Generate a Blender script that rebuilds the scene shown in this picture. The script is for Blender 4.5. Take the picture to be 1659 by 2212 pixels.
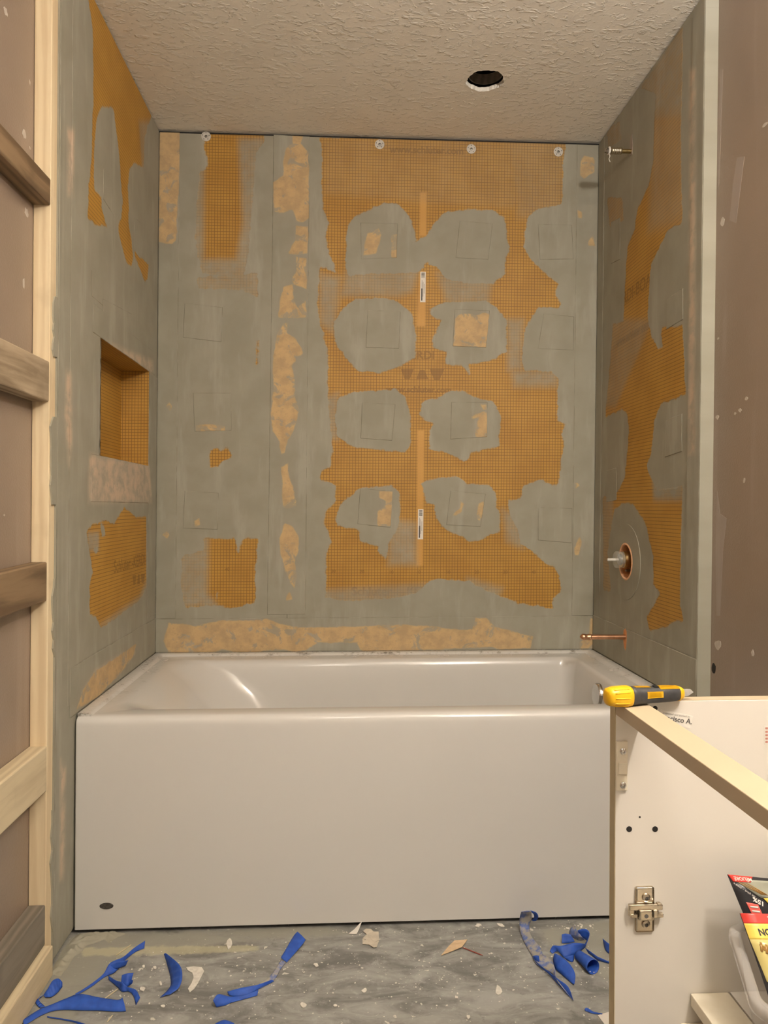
import bpy, bmesh, math, random
import numpy as np
from mathutils import Vector, Matrix
random.seed(7)
for o in list(bpy.data.objects): bpy.data.objects.remove(o)
C = bpy.context.scene.collection
sc = bpy.context.scene

# ---------------------------------------------------------------- camera
W, H, TUBH, TUBD, LEAN = 1.524, 2.3127, .5224, .776, .0079
CAM = Vector((.6446, -2.6156, 1.0276)); YAW, PITCH, ROLL, F = .05335, -.0064, .00215, 1629.6
fw = Vector((math.sin(YAW)*math.cos(PITCH), math.cos(YAW)*math.cos(PITCH), math.sin(PITCH)))
r0 = Vector((math.cos(YAW), -math.sin(YAW), 0)); u0 = r0.cross(fw)
rt = r0*math.cos(ROLL)+u0*math.sin(ROLL); up = -r0*math.sin(ROLL)+u0*math.cos(ROLL)
cd = bpy.data.cameras.new('camera'); cam = bpy.data.objects.new('camera', cd); C.objects.link(cam)
M = Matrix((rt, up, -fw)).transposed().to_4x4(); M.translation = CAM; cam.matrix_world = M
cd.sensor_fit = 'HORIZONTAL'; cd.sensor_width = 36; cd.lens = 36*F/1659; cd.clip_start = .02
sc.camera = cam

# ---------------------------------------------------------------- world, lamps, exposure
wd = bpy.data.worlds.new('world'); sc.world = wd; wd.use_nodes = True
wd.node_tree.nodes['Background'].inputs[0].default_value = (.9, .85, .8, 1); wd.node_tree.nodes['Background'].inputs[1].default_value = .02
def lamp(loc, power, size, col=(1, .915, .815)):
    l = bpy.data.lights.new('bulb', 'POINT'); l.energy = power; l.shadow_soft_size = size; l.color = col
    o = bpy.data.objects.new('bulb', l); C.objects.link(o); o.location = loc; return o
for y in (-2.34, -2.54): lamp((1.37, y, 1.98), 33, .04)     # the bulbs of the vanity light on the right wall
al = bpy.data.lights.new('fill_light', 'POINT'); al.shadow_soft_size = .11; al.energy = 13; al.color = (1, .915, .815)  # added fill lamp without a fixture, lifts the right wall
ao = bpy.data.objects.new('fill_light', al); C.objects.link(ao); ao.location = (.62, -2.75, H-.20)
ul = bpy.data.lights.new('ceiling_fill_light', 'AREA'); ul.shape = 'RECTANGLE'; ul.size = .10; ul.size_y = .9; ul.energy = 34; ul.color = (1, .915, .815)
uo = bpy.data.objects.new('ceiling_fill_light', ul); C.objects.link(uo); uo.location = (1.32, -2.1, 2.04); uo.rotation_euler = (math.pi, 0, 0)     # added fill light aimed upward to brighten the ceiling
sc.view_settings.view_transform = 'Standard'; sc.view_settings.look = 'None'
sc.view_settings.gamma = 1; sc.view_settings.use_curve_mapping = False; sc.view_settings.exposure = 0.0

# ---------------------------------------------------------------- pixel rays onto the real surfaces (used to measure positions)
def ray(px, py): return fw + rt*((px-829.5)/F) - up*((py-1106)/F)
def on_y(px, py, y): d = ray(px, py); return CAM + d*((y-CAM.y)/d.y)
def on_z(px, py, z): d = ray(px, py); return CAM + d*((z-CAM.z)/d.z)
def on_side(px, py, x0):
    d = ray(px, py); t = (x0+LEAN*(CAM.z-.52)-CAM.x)/(d.x-LEAN*d.z); return CAM+d*t
def uv_back(p): q = on_y(p[0], p[1], 0); return (q.x-LEAN*(q.z-.52), q.z)
def uv_left(p): q = on_side(p[0], p[1], 0); return (q.y, q.z)
def uv_right(p): q = on_side(p[0], p[1], W); return (q.y, q.z)
PIX = {'back': uv_back, 'left': uv_left, 'right': uv_right}
def world(wall, u, v, off):
    if wall == 'back': return (u+LEAN*(v-.52), -off, v)
    if wall == 'left': return (LEAN*(v-.52)+off, u, v)
    return (W+LEAN*(v-.52)-off, u, v)

# ---------------------------------------------------------------- material helpers
def lin(c): return tuple((x/12.92 if x <= .04045 else ((x+.055)/1.055)**2.4) for x in c)
class NT:
    def __init__(s, name):
        s.m = bpy.data.materials.new(name); s.m.use_nodes = True; s.t = s.m.node_tree
        s.b = s.t.nodes['Principled BSDF']
    def n(s, ty, ins={}, **kw):
        x = s.t.nodes.new(ty)
        for k, v in kw.items(): setattr(x, k, v)
        for k, v in ins.items():
            if hasattr(v, 'is_output'): s.t.links.new(v, x.inputs[k])
            else: x.inputs[k].default_value = v
        return x
    def math(s, op, a, b=None, c=None, clamp=False):
        i = {0: a}
        if b is not None: i[1] = b
        if c is not None: i[2] = c
        return s.n('ShaderNodeMath', i, operation=op, use_clamp=clamp).outputs[0]
    def mix(s, f, a, b):
        x = s.t.nodes.new('ShaderNodeMix'); x.data_type = 'RGBA'
        for k, v in ((0, f), (6, a), (7, b)):
            if hasattr(v, 'is_output'): s.t.links.new(v, x.inputs[k])
            else: x.inputs[k].default_value = v if k == 0 else tuple(v)+(1,)*(4-len(v))
        return x.outputs[2]
    def noise(s, vec, scale, detail=3, rough=.55, dist=0):
        i = {'Scale': scale, 'Detail': detail, 'Roughness': rough, 'Distortion': dist}
        if vec is not None: i['Vector'] = vec
        return s.n('ShaderNodeTexNoise', i).outputs['Fac']
    def ss(s, v, a, b, lo=0., hi=1.):
        return s.n('ShaderNodeMapRange', {0: v, 1: a, 2: b, 3: lo, 4: hi}, interpolation_type='SMOOTHSTEP').outputs[0]
    def attr(s, name): return s.n('ShaderNodeAttribute', attribute_name=name)
    def obj(s, scale=(1, 1, 1)):
        tc = s.n('ShaderNodeTexCoord').outputs['Object']
        return s.n('ShaderNodeMapping', {'Vector': tc, 'Scale': scale}).outputs[0]
    def geo(s, scale=(1, 1, 1)):
        g = s.n('ShaderNodeNewGeometry').outputs['Position']
        return s.n('ShaderNodeMapping', {'Vector': g, 'Scale': scale}).outputs[0]
    def out(s, col=None, rough=None, bump=None, dist=.001, strength=1., **kw):
        def st(k, v):
            if hasattr(v, 'is_output'): s.t.links.new(v, s.b.inputs[k])
            else: s.b.inputs[k].default_value = tuple(v)+(1,) if isinstance(v, tuple) and len(v) == 3 else v
        if col is not None: st('Base Color', col)
        if rough is not None: st('Roughness', rough)
        for k, v in kw.items(): st(k.replace('_', ' '), v)
        if bump is not None:
            bn = s.n('ShaderNodeBump', {'Height': bump, 'Distance': dist, 'Strength': strength})
            s.t.links.new(bn.outputs[0], s.b.inputs['Normal'])
        return s.m
def plain(name, c1, c2=None, scale=30, rough=.5, bump=0, detail=3, stretch=(1, 1, 1), metal=0, **kw):
    t = NT(name); v = t.obj(stretch); n = t.noise(v, scale, detail)
    c2 = c2 or tuple(x*.85 for x in c1)
    return t.out(t.mix(t.ss(n, .3, .7), c1, c2), rough, n if bump else None, bump or .001, Metallic=metal, **kw)

ORANGE1, ORANGE2, ORLINE = (.475, .258, .042), (.425, .222, .033), (.150, .075, .016)
GRAY1, GRAY2, GRAY3 = (.325, .311, .250), (.290, .276, .217), (.395, .383, .325)
TAN1, TAN2 = (.56, .395, .205), (.44, .32, .178)
def surface_material():
    t = NT('uncoupling_board_and_thinset')
    wc = t.attr('wc').outputs['Vector']; A = lambda k: t.attr(k).outputs['Fac']
    wv = t.n('ShaderNodeMapping', {'Vector': wc, 'Scale': (1, 1, 1)}).outputs[0]
    st = t.n('ShaderNodeMapping', {'Vector': wc, 'Scale': (2.4, .4, 1)}).outputs[0]
    n1 = t.noise(wv, 38, 4, .6); n2 = t.noise(wv, 9, 3); n3 = t.noise(st, 7, 4, .6); n4 = t.noise(wv, 170, 2)
    cov = t.math('ADD', A('cov'), t.math('MULTIPLY', t.math('SUBTRACT', n1, .5), .022))
    mask = t.ss(cov, -.0034, .0030)
    hz = t.math('MULTIPLY', A('haze'), t.math('ADD', .45, n1), clamp=True)
    cover = t.math('MAXIMUM', mask, hz)
    sep = t.n('ShaderNodeSeparateXYZ', {0: wc})
    def lines(o):
        d = t.math('ABSOLUTE', t.math('SUBTRACT', t.math('FRACT', t.math('MULTIPLY', o, 100.)), .5))
        return t.ss(d, .39, .46)
    g = t.math('MAXIMUM', t.math('MULTIPLY', lines(sep.outputs[0]), t.math('SUBTRACT', 1., t.math('MULTIPLY', A('side'), .85))), lines(sep.outputs[1]))
    g = t.math('MULTIPLY', t.math('MULTIPLY', g, .72), t.math('SUBTRACT', 1., A('plain')))
    orange = t.mix(t.ss(n2, .35, .65), ORANGE1, ORANGE2)
    orange = t.mix(t.math('MULTIPLY', A('plain'), .45), orange, (.66, .36, .10))
    orange = t.mix(g, orange, ORLINE)
    orange = t.mix(t.math('MULTIPLY', A('prnt'), .62), orange, (.20, .10, .02))
    gray = t.mix(t.ss(n2, .3, .7), GRAY1, GRAY2)
    gray = t.mix(t.ss(n3, .50, .72, 0, .6), gray, GRAY3)
    gray = t.mix(t.ss(n4, .55, .8, 0, .22), gray, (.28, .265, .215))
    n5 = t.noise(wv, 24, 5, .65); n6 = t.noise(wv, 70, 3)
    tan = t.math('ADD', A('tan'), t.math('MULTIPLY', t.math('SUBTRACT', n5, .46), .018))
    tmask = t.ss(tan, -.0025, .0025)
    tcol = t.mix(t.ss(n5, .35, .65), TAN1, TAN2); tcol = t.mix(t.ss(n6, .58, .7, 0, .4), tcol, (.36, .27, .15))
    smear = t.math('MULTIPLY', t.ss(t.noise(wv, 16, 5, .7, .6), .535, .59), A('smear'))
    tcol = t.mix(t.math('MULTIPLY', smear, .75), tcol, gray)
    pk = t.mix(t.ss(n2, .4, .6), (.62, .47, .34), (.52, .42, .32))
    cover0 = t.math('MULTIPLY', g, t.math('MULTIPLY', t.math('SUBTRACT', 1., cover), .5))
    gray = t.mix(t.math('MULTIPLY', A('pink'), t.ss(n5, .36, .6, .25, .8)), gray, pk)
    col = t.mix(tmask, t.mix(cover0, t.mix(cover, orange, gray), ORLINE), tcol)
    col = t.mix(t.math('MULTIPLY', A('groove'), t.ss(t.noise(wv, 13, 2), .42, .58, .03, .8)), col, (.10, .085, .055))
    h = t.math('ADD', t.math('MULTIPLY', mask, .6), t.math('ADD', t.math('MULTIPLY', n3, .5), t.math('MULTIPLY', n4, .12)))
    return t.out(col, t.math('SUBTRACT', .8, t.math('MULTIPLY', t.math('SUBTRACT', 1., cover), .2)), h, .0012, .8)
SURF = surface_material()
M_ = {}
def taupe():
    t = NT('taupe_paint'); v = t.geo(); n = t.noise(v, 3, 3); n2 = t.noise(v, 220, 2)
    vs = t.geo((9, 9, .7)); n3 = t.noise(vs, 1.6, 3)
    c = t.mix(t.ss(n, .35, .65), (.290, .226, .178), (.262, .203, .157)); c = t.mix(t.ss(n3, .58, .72, 0, .25), c, (.40, .33, .29))
    return t.out(c, .36, n2, .0005)
M_['taupe'] = taupe()
def ceilmat():
    t = NT('knockdown_ceiling'); v = t.geo(); vs = t.geo((1, 1.5, 1))
    n = t.noise(vs, 46, 4, .55, .4); n2 = t.noise(v, 150, 2); n0 = t.noise(v, 6, 2)
    k = t.ss(n, .50, .68)
    h = t.math('ADD', k, t.math('MULTIPLY', n2, .25))
    return t.out(t.mix(t.ss(n0, .3, .7), (.86, .82, .74), (.82, .78, .70)), .85, h, .0026, .8)
M_['ceiling'] = ceilmat()
def wood(name, a, b, knots=True, ax=2, rough=.65):
    t = NT(name); s = [14, 14, 14]; s[ax] = 1.2
    v = t.geo(tuple(s)); n = t.noise(v, 4.5, 5, .6, .6); n2 = t.noise(t.geo(), 9, 3)
    sp = t.noise(t.geo(), 260, 2)
    wv = t.n('ShaderNodeTexWave', {'Vector': v, 'Scale': 1.1, 'Distortion': 7., 'Detail': 3.}).outputs['Fac']
    f = t.math('ADD', t.math('MULTIPLY', n, .7), t.math('MULTIPLY', wv, .3))
    c = t.mix(t.ss(f, .3, .75), a, b); c = t.mix(t.ss(n2, .55, .75, 0, .35), c, tuple(x*.75 for x in b))
    return t.out(c, rough, f, .0006)
M_['pine'] = wood('pale_pine', (.78, .655, .44), (.68, .54, .34))
M_['pine_y'] = wood('pale_pine_lengthwise', (.68, .58, .39), (.56, .46, .30), ax=1)
M_['oldwood'] = wood('old_brown_lumber', (.25, .170, .095), (.13, .083, .044), ax=1)
M_['oldgrey'] = wood('weathered_lumber', (.42, .335, .23), (.22, .165, .105), ax=1)
M_['greywood'] = wood('grey_dusty_lumber', (.23, .20, .16), (.15, .13, .10), ax=1)
def tubmat():
    t = NT('white_acrylic'); d = t.attr('dirt').outputs['Fac']; n = t.noise(t.geo(), 60, 5, .7); n2 = t.noise(t.geo((1, 1, 1)), 14, 4)
    f = t.math('MULTIPLY', d, t.ss(t.math('ADD', t.math('MULTIPLY', n, .6), t.math('MULTIPLY', n2, .4)), .50, .62), clamp=True)
    return t.out(t.mix(f, (.63, .62, .595), (.15, .13, .105)), t.math('ADD', .16, t.math('MULTIPLY', f, .4)), IOR=1.5)
M_['tub'] = tubmat()
def floormat():
    t = NT('dusty_grey_vinyl'); v = t.geo(); vs = t.geo((1, 2.4, 1))
    a = t.noise(vs, 7, 5, .65, .8); b = t.noise(v, 30, 5, .7); c = t.noise(v, 140, 3, .6); d = t.noise(v, 55, 2)
    col = t.mix(t.ss(a, .3, .68), (.140, .138, .130), (.335, .335, .315))
    col = t.mix(t.ss(b, .52, .72, 0, .55), col, (.43, .43, .41)); col = t.mix(t.ss(b, .30, .42, .45, 0), col, (.092, .090, .084))
    col = t.mix(t.ss(d, .67, .71, 0, .8), col, (.66, .63, .56)); col = t.mix(t.ss(c, .70, .74, 0, .7), col, (.7, .67, .6))
    film = t.math('ADD', t.attr('film').outputs['Fac'], t.math('MULTIPLY', t.math('SUBTRACT', b, .5), .05))
    col = t.mix(t.ss(film, -.012, .012, 0, .85), col, t.mix(t.ss(a, .3, .7), (.32, .315, .27), (.25, .24, .20)))
    yl = t.math('ADD', t.attr('cream').outputs['Fac'], t.math('MULTIPLY', t.math('SUBTRACT', b, .5), .03))
    col = t.mix(t.ss(yl, -.004, .006, 0, .6), col, (.50, .46, .30))
    sep = t.n('ShaderNodeSeparateXYZ', {0: t.geo()})
    return t.out(col, .6, t.math('ADD', a, t.math('MULTIPLY', c, .2)), .0009)
M_['floor'] = floormat()
M_['melamine'] = plain('white_melamine', (.72, .69, .635), (.70, .67, .615), 3, .38)
M_['edgeband'] = plain('cream_edge_band', (.50, .42, .26), (.44, .37, .23), 40, .6)
M_['rail'] = plain('cream_rail', (.47, .385, .265), (.44, .36, .25), 6, .55)
M_['dark'] = plain('dark_cavity', (.022, .020, .018), (.012, .011, .010), 20, .9)
M_['nickel'] = plain('nickel_plated_steel', (.62, .55, .45), (.52, .46, .37), 60, .26, metal=1)
M_['chrome'] = plain('chrome', (.66, .65, .63), None, 20, .12, metal=1)
M_['brass'] = plain('brass', (.55, .42, .20), (.44, .33, .15), 50, .3, metal=1)
M_['brassdull'] = plain('plated_brass', (.52, .45, .33), (.40, .34, .24), 60, .35, metal=1)
M_['copper'] = plain('copper', (.72, .42, .26), (.56, .30, .17), 40, .36, metal=1)
M_['white'] = plain('white_plastic', (.74, .72, .68), (.70, .68, .63), 30, .45)
M_['cream'] = plain('cream_plastic', (.74, .69, .57), (.68, .62, .49), 30, .5)
M_['washer'] = plain('grey_white_washer', (.60, .575, .52), (.52, .50, .45), 90, .5)
M_['paper'] = plain('white_paper', (.78, .75, .69), (.74, .71, .65), 40, .7)
M_['paperbeige'] = plain('beige_torn_paper', (.58, .52, .42), (.48, .43, .35), 60, .8)
M_['ink'] = plain('grey_ink', (.10, .095, .09), None, 40, .7)
M_['inkgrey'] = plain('pale_ink', (.34, .33, .31), None, 40, .7)
M_['inkred'] = plain('red_ink', (.50, .22, .18), None, 40, .7)
M_['tapeblue'] = plain('blue_painters_tape', (.022, .095, .47), (.016, .072, .38), 60, .62, .0004)
def tapeback():
    t = NT('dusty_tape_adhesive'); n = t.noise(t.geo(), 45, 4, .7)
    return t.out(t.mix(t.ss(n, .42, .62), (.33, .31, .27), (.10, .15, .36)), .6, n, .0005)
M_['tapeback'] = tapeback()
M_['foam'] = plain('orange_foam', (.72, .33, .13), (.62, .25, .09), 90, .85, .001)
M_['foamlip'] = plain('pink_foam_lip', (.80, .47, .28), (.72, .40, .22), 120, .85, .001)
M_['yellow'] = plain('yellow_plastic', (.80, .47, .012), (.76, .43, .010), 60, .38)
M_['rubber'] = plain('black_rubber', (.030, .031, .034), (.045, .045, .047), 120, .55)
M_['steel'] = plain('dull_steel', (.36, .35, .33), (.28, .27, .25), 90, .32, metal=1)
M_['blade'] = plain('worn_grey_blade', (.42, .41, .39), (.30, .29, .28), 90, .35)
M_['woodchip'] = plain('wood_chip', (.62, .45, .28), (.50, .36, .22), 60, .8, stretch=(1, 6, 1))
M_['stick'] = plain('bamboo_stick', (.62, .54, .36), (.52, .45, .28), 60, .7)
M_['red'] = plain('dark_red_wood', (.28, .07, .05), None, 60, .6)
M_['crumb'] = plain('plaster_crumb', (.76, .73, .66), (.62, .59, .53), 120, .9)
M_['filler'] = plain('pale_filler', (.58, .53, .47), (.50, .45, .40), 60, .7)
M_['fillerdim'] = plain('thin_filler_streak', (.36, .30, .265), (.33, .275, .235), 12, .5, stretch=(3, 3, .4))
M_['badge'] = plain('dark_badge_metal', (.10, .09, .085), (.15, .14, .13), 200, .35, metal=.7)
M_['pred'] = plain('red_print', (.60, .045, .035), None, 40, .3)
M_['pyellow'] = plain('yellow_print', (.78, .60, .12), (.74, .56, .10), 30, .3)
M_['pblack'] = plain('black_print', (.022, .022, .026), None, 40, .3)
M_['pwhite'] = plain('white_print', (.74, .71, .66), None, 40, .35)
M_['ppale'] = plain('pale_yellow_print', (.58, .50, .20), (.50, .43, .16), 14, .3)
M_['pgrey'] = plain('grey_window_print', (.36, .36, .30), (.24, .25, .20), 24, .3)
M_['pbronze'] = plain('bronze_screw_print', (.36, .20, .055), (.22, .12, .03), 60, .3)
M_['ppink'] = plain('pink_red_print', (.70, .12, .10), None, 40, .3)
def clearmat():
    t = NT('milky_clear_plastic'); b = t.b
    n = t.noise(t.geo(), 20, 2)
    t.out((.82, .81, .80), .2, None, Alpha=.27)
    return t.m
M_['clear'] = clearmat()
def clearcap():
    t = NT('clear_cap_plastic'); t.out((.72, .74, .70), .10, None, Alpha=.25); return t.m
M_['clearcap'] = clearcap()

# ---------------------------------------------------------------- object helpers
def tag(o, label=None, cat=None, group=None, kind=None):
    if label: o['label'] = label
    if cat: o['category'] = cat
    if group: o['group'] = group
    if kind: o['kind'] = kind
    return o
def empty(name, loc, label, cat, group=None):
    o = bpy.data.objects.new(name, None); C.objects.link(o); o.location = loc; o.empty_display_size = .05
    return tag(o, label, cat, group)
def link(name, me, mats, parent=None, smooth=False):
    o = bpy.data.objects.new(name, me); C.objects.link(o)
    for m in (mats if isinstance(mats, (list, tuple)) else [mats]): me.materials.append(m)
    if smooth: me.polygons.foreach_set('use_smooth', [True]*len(me.polygons))
    if parent is not None:
        o.parent = parent
        o.matrix_parent_inverse = Matrix.Translation(parent.location).inverted()
    return o
def setparent(o, parent): o.parent = parent
def mesh(name, verts, faces): me = bpy.data.meshes.new(name); me.from_pydata([tuple(v) for v in verts], [], faces); me.update(); return me
def bm_obj(name, bm, mats, parent=None, smooth=False):
    bmesh.ops.recalc_face_normals(bm, faces=bm.faces)
    me = bpy.data.meshes.new(name); bm.to_mesh(me); bm.free(); return link(name, me, mats, parent, smooth)
def add_box(bm, a, b, bev=0, seg=2, lean=False):
    vs = [bm.verts.new((x, y, z)) for x in (a[0], b[0]) for y in (a[1], b[1]) for z in (a[2], b[2])]
    if lean:
        for v in vs: v.co.x += LEAN*(v.co.z-.52)
    fs = [bm.faces.new([vs[i] for i in f]) for f in ((0, 1, 3, 2), (4, 6, 7, 5), (0, 4, 5, 1), (2, 3, 7, 6), (0, 2, 6, 4), (1, 5, 7, 3))]
    bmesh.ops.recalc_face_normals(bm, faces=fs)
    if bev:
        es = list({e for f in fs for e in f.edges}); bmesh.ops.bevel(bm, geom=es, offset=bev, segments=seg, affect='EDGES', profile=.5)
    return bm
def box(name, a, b, mat, parent=None, bev=0, seg=2, lean=False):
    return bm_obj(name, add_box(bmesh.new(), a, b, bev, seg, lean), mat, parent)
def frame(axis):
    a = Vector(axis).normalized(); t = Vector((0, 0, 1)) if abs(a.z) < .9 else Vector((1, 0, 0))
    u = a.cross(t).normalized(); return a, u, a.cross(u)
def add_lathe(bm, base, axis, prof, n=24, caps=True, sx=1, sy=1):
    a, u, v = frame(axis); base = Vector(base); rings = []
    for (r, h) in prof:
        rings.append([bm.verts.new(base+a*h+(u*math.cos(2*math.pi*k/n)*sx+v*math.sin(2*math.pi*k/n)*sy)*r) for k in range(n)])
    for i in range(len(rings)-1):
        for k in range(n): bm.faces.new((rings[i][k], rings[i][(k+1) % n], rings[i+1][(k+1) % n], rings[i+1][k]))
    if caps: bm.faces.new(rings[0]); bm.faces.new(rings[-1])
    return bm
def lathe(name, base, axis, prof, mat, parent=None, n=24, caps=True, smooth=True, sx=1, sy=1):
    o = bm_obj(name, add_lathe(bmesh.new(), base, axis, prof, n, caps, sx, sy), mat, parent, smooth)
    if smooth:
        md = o.modifiers.new('edges', 'EDGE_SPLIT'); md.split_angle = math.radians(40)
    return o
def add_tube(bm, pts, r, n=8):
    rings = []; pts = [Vector(p) for p in pts]
    for i, p in enumerate(pts):
        d = pts[min(i+1, len(pts)-1)]-pts[max(i-1, 0)]; a, u, v = frame(d)
        rr = r[i] if isinstance(r, (list, tuple)) else r
        rings.append([bm.verts.new(p+(u*math.cos(2*math.pi*k/n)+v*math.sin(2*math.pi*k/n))*rr) for k in range(n)])
    for i in range(len(rings)-1):
        for k in range(n): bm.faces.new((rings[i][k], rings[i][(k+1) % n], rings[i+1][(k+1) % n], rings[i+1][k]))
    bm.faces.new(rings[0]); bm.faces.new(rings[-1]); return bm
def catmull(P, n):
    P = [Vector(p) for p in P]; out = []; m = len(P)-1
    for i in range(n):
        s = i/(n-1)*m; k = min(int(s), m-1); f = s-k
        a, b, c, d = P[max(k-1, 0)], P[k], P[k+1], P[min(k+2, m)]
        out.append(.5*((2*b)+(c-a)*f+(2*a-5*b+4*c-d)*f*f+(3*b-a-3*c+d)*f**3))
    return out
def plate(name, outline, thick, fn, mat, parent=None, back=0.):
    """a flat shape given in 2-D, mapped into the scene by fn(a, b, offset), with real thickness"""
    n = len(outline); top = [fn(a, b, thick) for a, b in outline]; bot = [fn(a, b, back) for a, b in outline]
    faces = [list(range(n)), list(range(2*n-1, n-1, -1))]+[(k, n+k, n+(k+1) % n, (k+1) % n) for k in range(n)]
    bm = bmesh.new(); vs = [bm.verts.new(p) for p in top+bot]
    for f in faces: bm.faces.new([vs[i] for i in f])
    bmesh.ops.triangulate(bm, faces=[f for f in bm.faces if len(f.verts) > 4])
    return bm_obj(name, bm, mat, parent)
def blob(cx, cy, rx, ry, n=14, j=.25, rot=0, seed=None):
    rg = random.Random(seed) if seed is not None else random
    out = []
    for k in range(n):
        a = 2*math.pi*k/n; r = 1+rg.uniform(-j, j); x, y = rx*r*math.cos(a), ry*r*math.sin(a)
        out.append((cx+x*math.cos(rot)-y*math.sin(rot), cy+x*math.sin(rot)+y*math.cos(rot)))
    return out
def text_mesh(s, size=1., spacing=1., bold=0.):
    cu = bpy.data.curves.new('lettering', 'FONT'); cu.body = s; cu.size = size; cu.space_character = spacing; cu.offset = bold
    cu.align_x = 'CENTER'; cu.align_y = 'CENTER'; cu.resolution_u = 3
    o = bpy.data.objects.new('lettering', cu); C.objects.link(o); bpy.context.view_layer.update()
    me = bpy.data.meshes.new_from_object(o.evaluated_get(bpy.context.evaluated_depsgraph_get()))
    bpy.data.objects.remove(o); bpy.data.curves.remove(cu)
    V = np.array([v.co[:2] for v in me.vertices]); Fc = [tuple(p.vertices) for p in me.polygons]
    bpy.data.meshes.remove(me); return V, Fc

# ---------------------------------------------------------------- thinset and fleece outlines measured on each wall
def poly(wall, pts): return np.array([PIX[wall](p) for p in pts])
def sdf(P, U, V):
    """signed distance in metres, positive inside"""
    x, y = U, V; inside = np.zeros(len(U), bool); d2 = np.full(len(U), 1e9)
    for i in range(len(P)):
        (x1, y1), (x2, y2) = P[i-1], P[i]
        ex, ey = x2-x1, y2-y1; L = ex*ex+ey*ey+1e-12
        t = np.clip(((x-x1)*ex+(y-y1)*ey)/L, 0, 1)
        d2 = np.minimum(d2, (x-x1-t*ex)**2+(y-y1-t*ey)**2)
        c = ((y1 > y) != (y2 > y)); inside ^= c & (x < (x2-x1)*(y-y1)/((y2-y1) if y2 != y1 else 1e-9)+x1)
    d = np.sqrt(d2); return np.where(inside, d, -d)
EXPOSED, GRAYS, TANS, HAZES, PLAIN, PINK = {}, {}, {}, {}, {}, {}
EXPOSED['back'] = [
 [(688,297),(696,320),(695,405),(699,459),(710,480),(704,510),(710,549),(722,572),(727,590),(708,582),(689,573),(690,595),(686,661),(692,706),(701,718),(699,733),(708,754),(708,821),(710,870),(716,930),(719,973),(713,1009),(695,1015),(692,1036),(725,1048),(725,1081),(704,1105),(699,1135),(711,1147),(714,1171),(704,1202),(705,1274),(702,1290),(750,1297),(800,1295),(860,1290),(905,1277),(921,1258),(936,1252),(1011,1254),(1056,1277),(1080,1286),(1119,1304),(1162,1309),(1195,1315),(1195,1292),(1213,1277),(1207,1241),(1198,1226),(1174,1214),(1153,1193),(1125,1177),(1119,1150),(1101,1111),(1098,1081),(1125,1078),(1131,1048),(1171,1036),(1192,1048),(1207,1045),(1213,985),(1219,955),(1213,939),(1222,915),(1205,909),(1204,840),(1207,818),(1189,803),(1131,800),(1127,766),(1134,712),(1162,664),(1207,665),(1213,655),(1198,637),(1207,613),(1183,595),(1147,561),(1131,531),(1139,471),(1156,453),(1213,441),(1216,390),(1216,350),(1222,320),(1221,302)],
 [(438,283),(571,286),(568,308),(553,329),(547,396),(541,471),(538,531),(529,585),(517,598),(493,600),(438,588),(429,555),(423,516),(426,441),(432,375),(450,359),(444,332)],
 [(441,1162),(487,1164),(499,1168),(506,1159),(514,1195),(523,1168),(538,1161),(557,1164),(554,1211),(550,1241),(553,1286),(550,1301),(523,1310),(499,1315),(469,1307),(470,1277),(447,1274),(444,1202)],
 [(453,973),(469,968),(476,975),(490,963),(503,988),(481,994),(474,1009),(453,1009)],
 [(395,1200),(444,1190),(447,1274),(470,1277),(469,1307),(400,1312),(392,1260)], [(425,600),(500,600),(555,590),(556,640),(520,625),(430,622)], [(556,735),(560,735),(557,785),(552,790)]]
GRAYS['back'] = [
 [(830,438),(767,468),(749,489),(747,576),(755,598),(800,592),(860,592),(905,588),(921,567),(945,579),(963,604),(1010,612),(1065,613),(1092,592),(1092,558),(1101,540),(1094,501),(1089,468),(1062,453),(996,453),(960,459),(936,486),(921,510),(899,522),(896,501),(884,465),(860,441)],
 [(830,643),(767,646),(734,673),(719,703),(725,742),(752,778),(770,800),(820,806),(866,790),(896,772),(899,727),(890,679),(860,652)],
 [(963,652),(927,667),(930,682),(954,691),(933,736),(936,751),(963,760),(963,787),(999,790),(1017,811),(1011,787),(1065,778),(1080,766),(1095,760),(1095,691),(1071,664),(1047,649)],
 [(830,843),(767,846),(731,858),(722,900),(728,942),(749,957),(761,966),(830,973),(875,976),(887,960),(887,900),(875,858),(854,840)],
 [(966,846),(945,861),(911,867),(907,894),(921,909),(937,915),(927,933),(928,970),(969,979),(1005,997),(1017,979),(1077,964),(1082,900),(1065,867),(1023,858),(999,843)],
 [(830,1050),(776,1055),(737,1087),(725,1117),(728,1135),(776,1144),(779,1171),(818,1180),(818,1193),(833,1208),(842,1168),(860,1144),(865,1096),(863,1063),(845,1048)],
 [(939,1033),(911,1045),(921,1087),(939,1090),(942,1120),(963,1144),(999,1159),(1011,1170),(1041,1167),(1056,1153),(1080,1150),(1080,1111),(1071,1096),(1071,1063),(1056,1048),(1011,1045),(990,1030)]]
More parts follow.
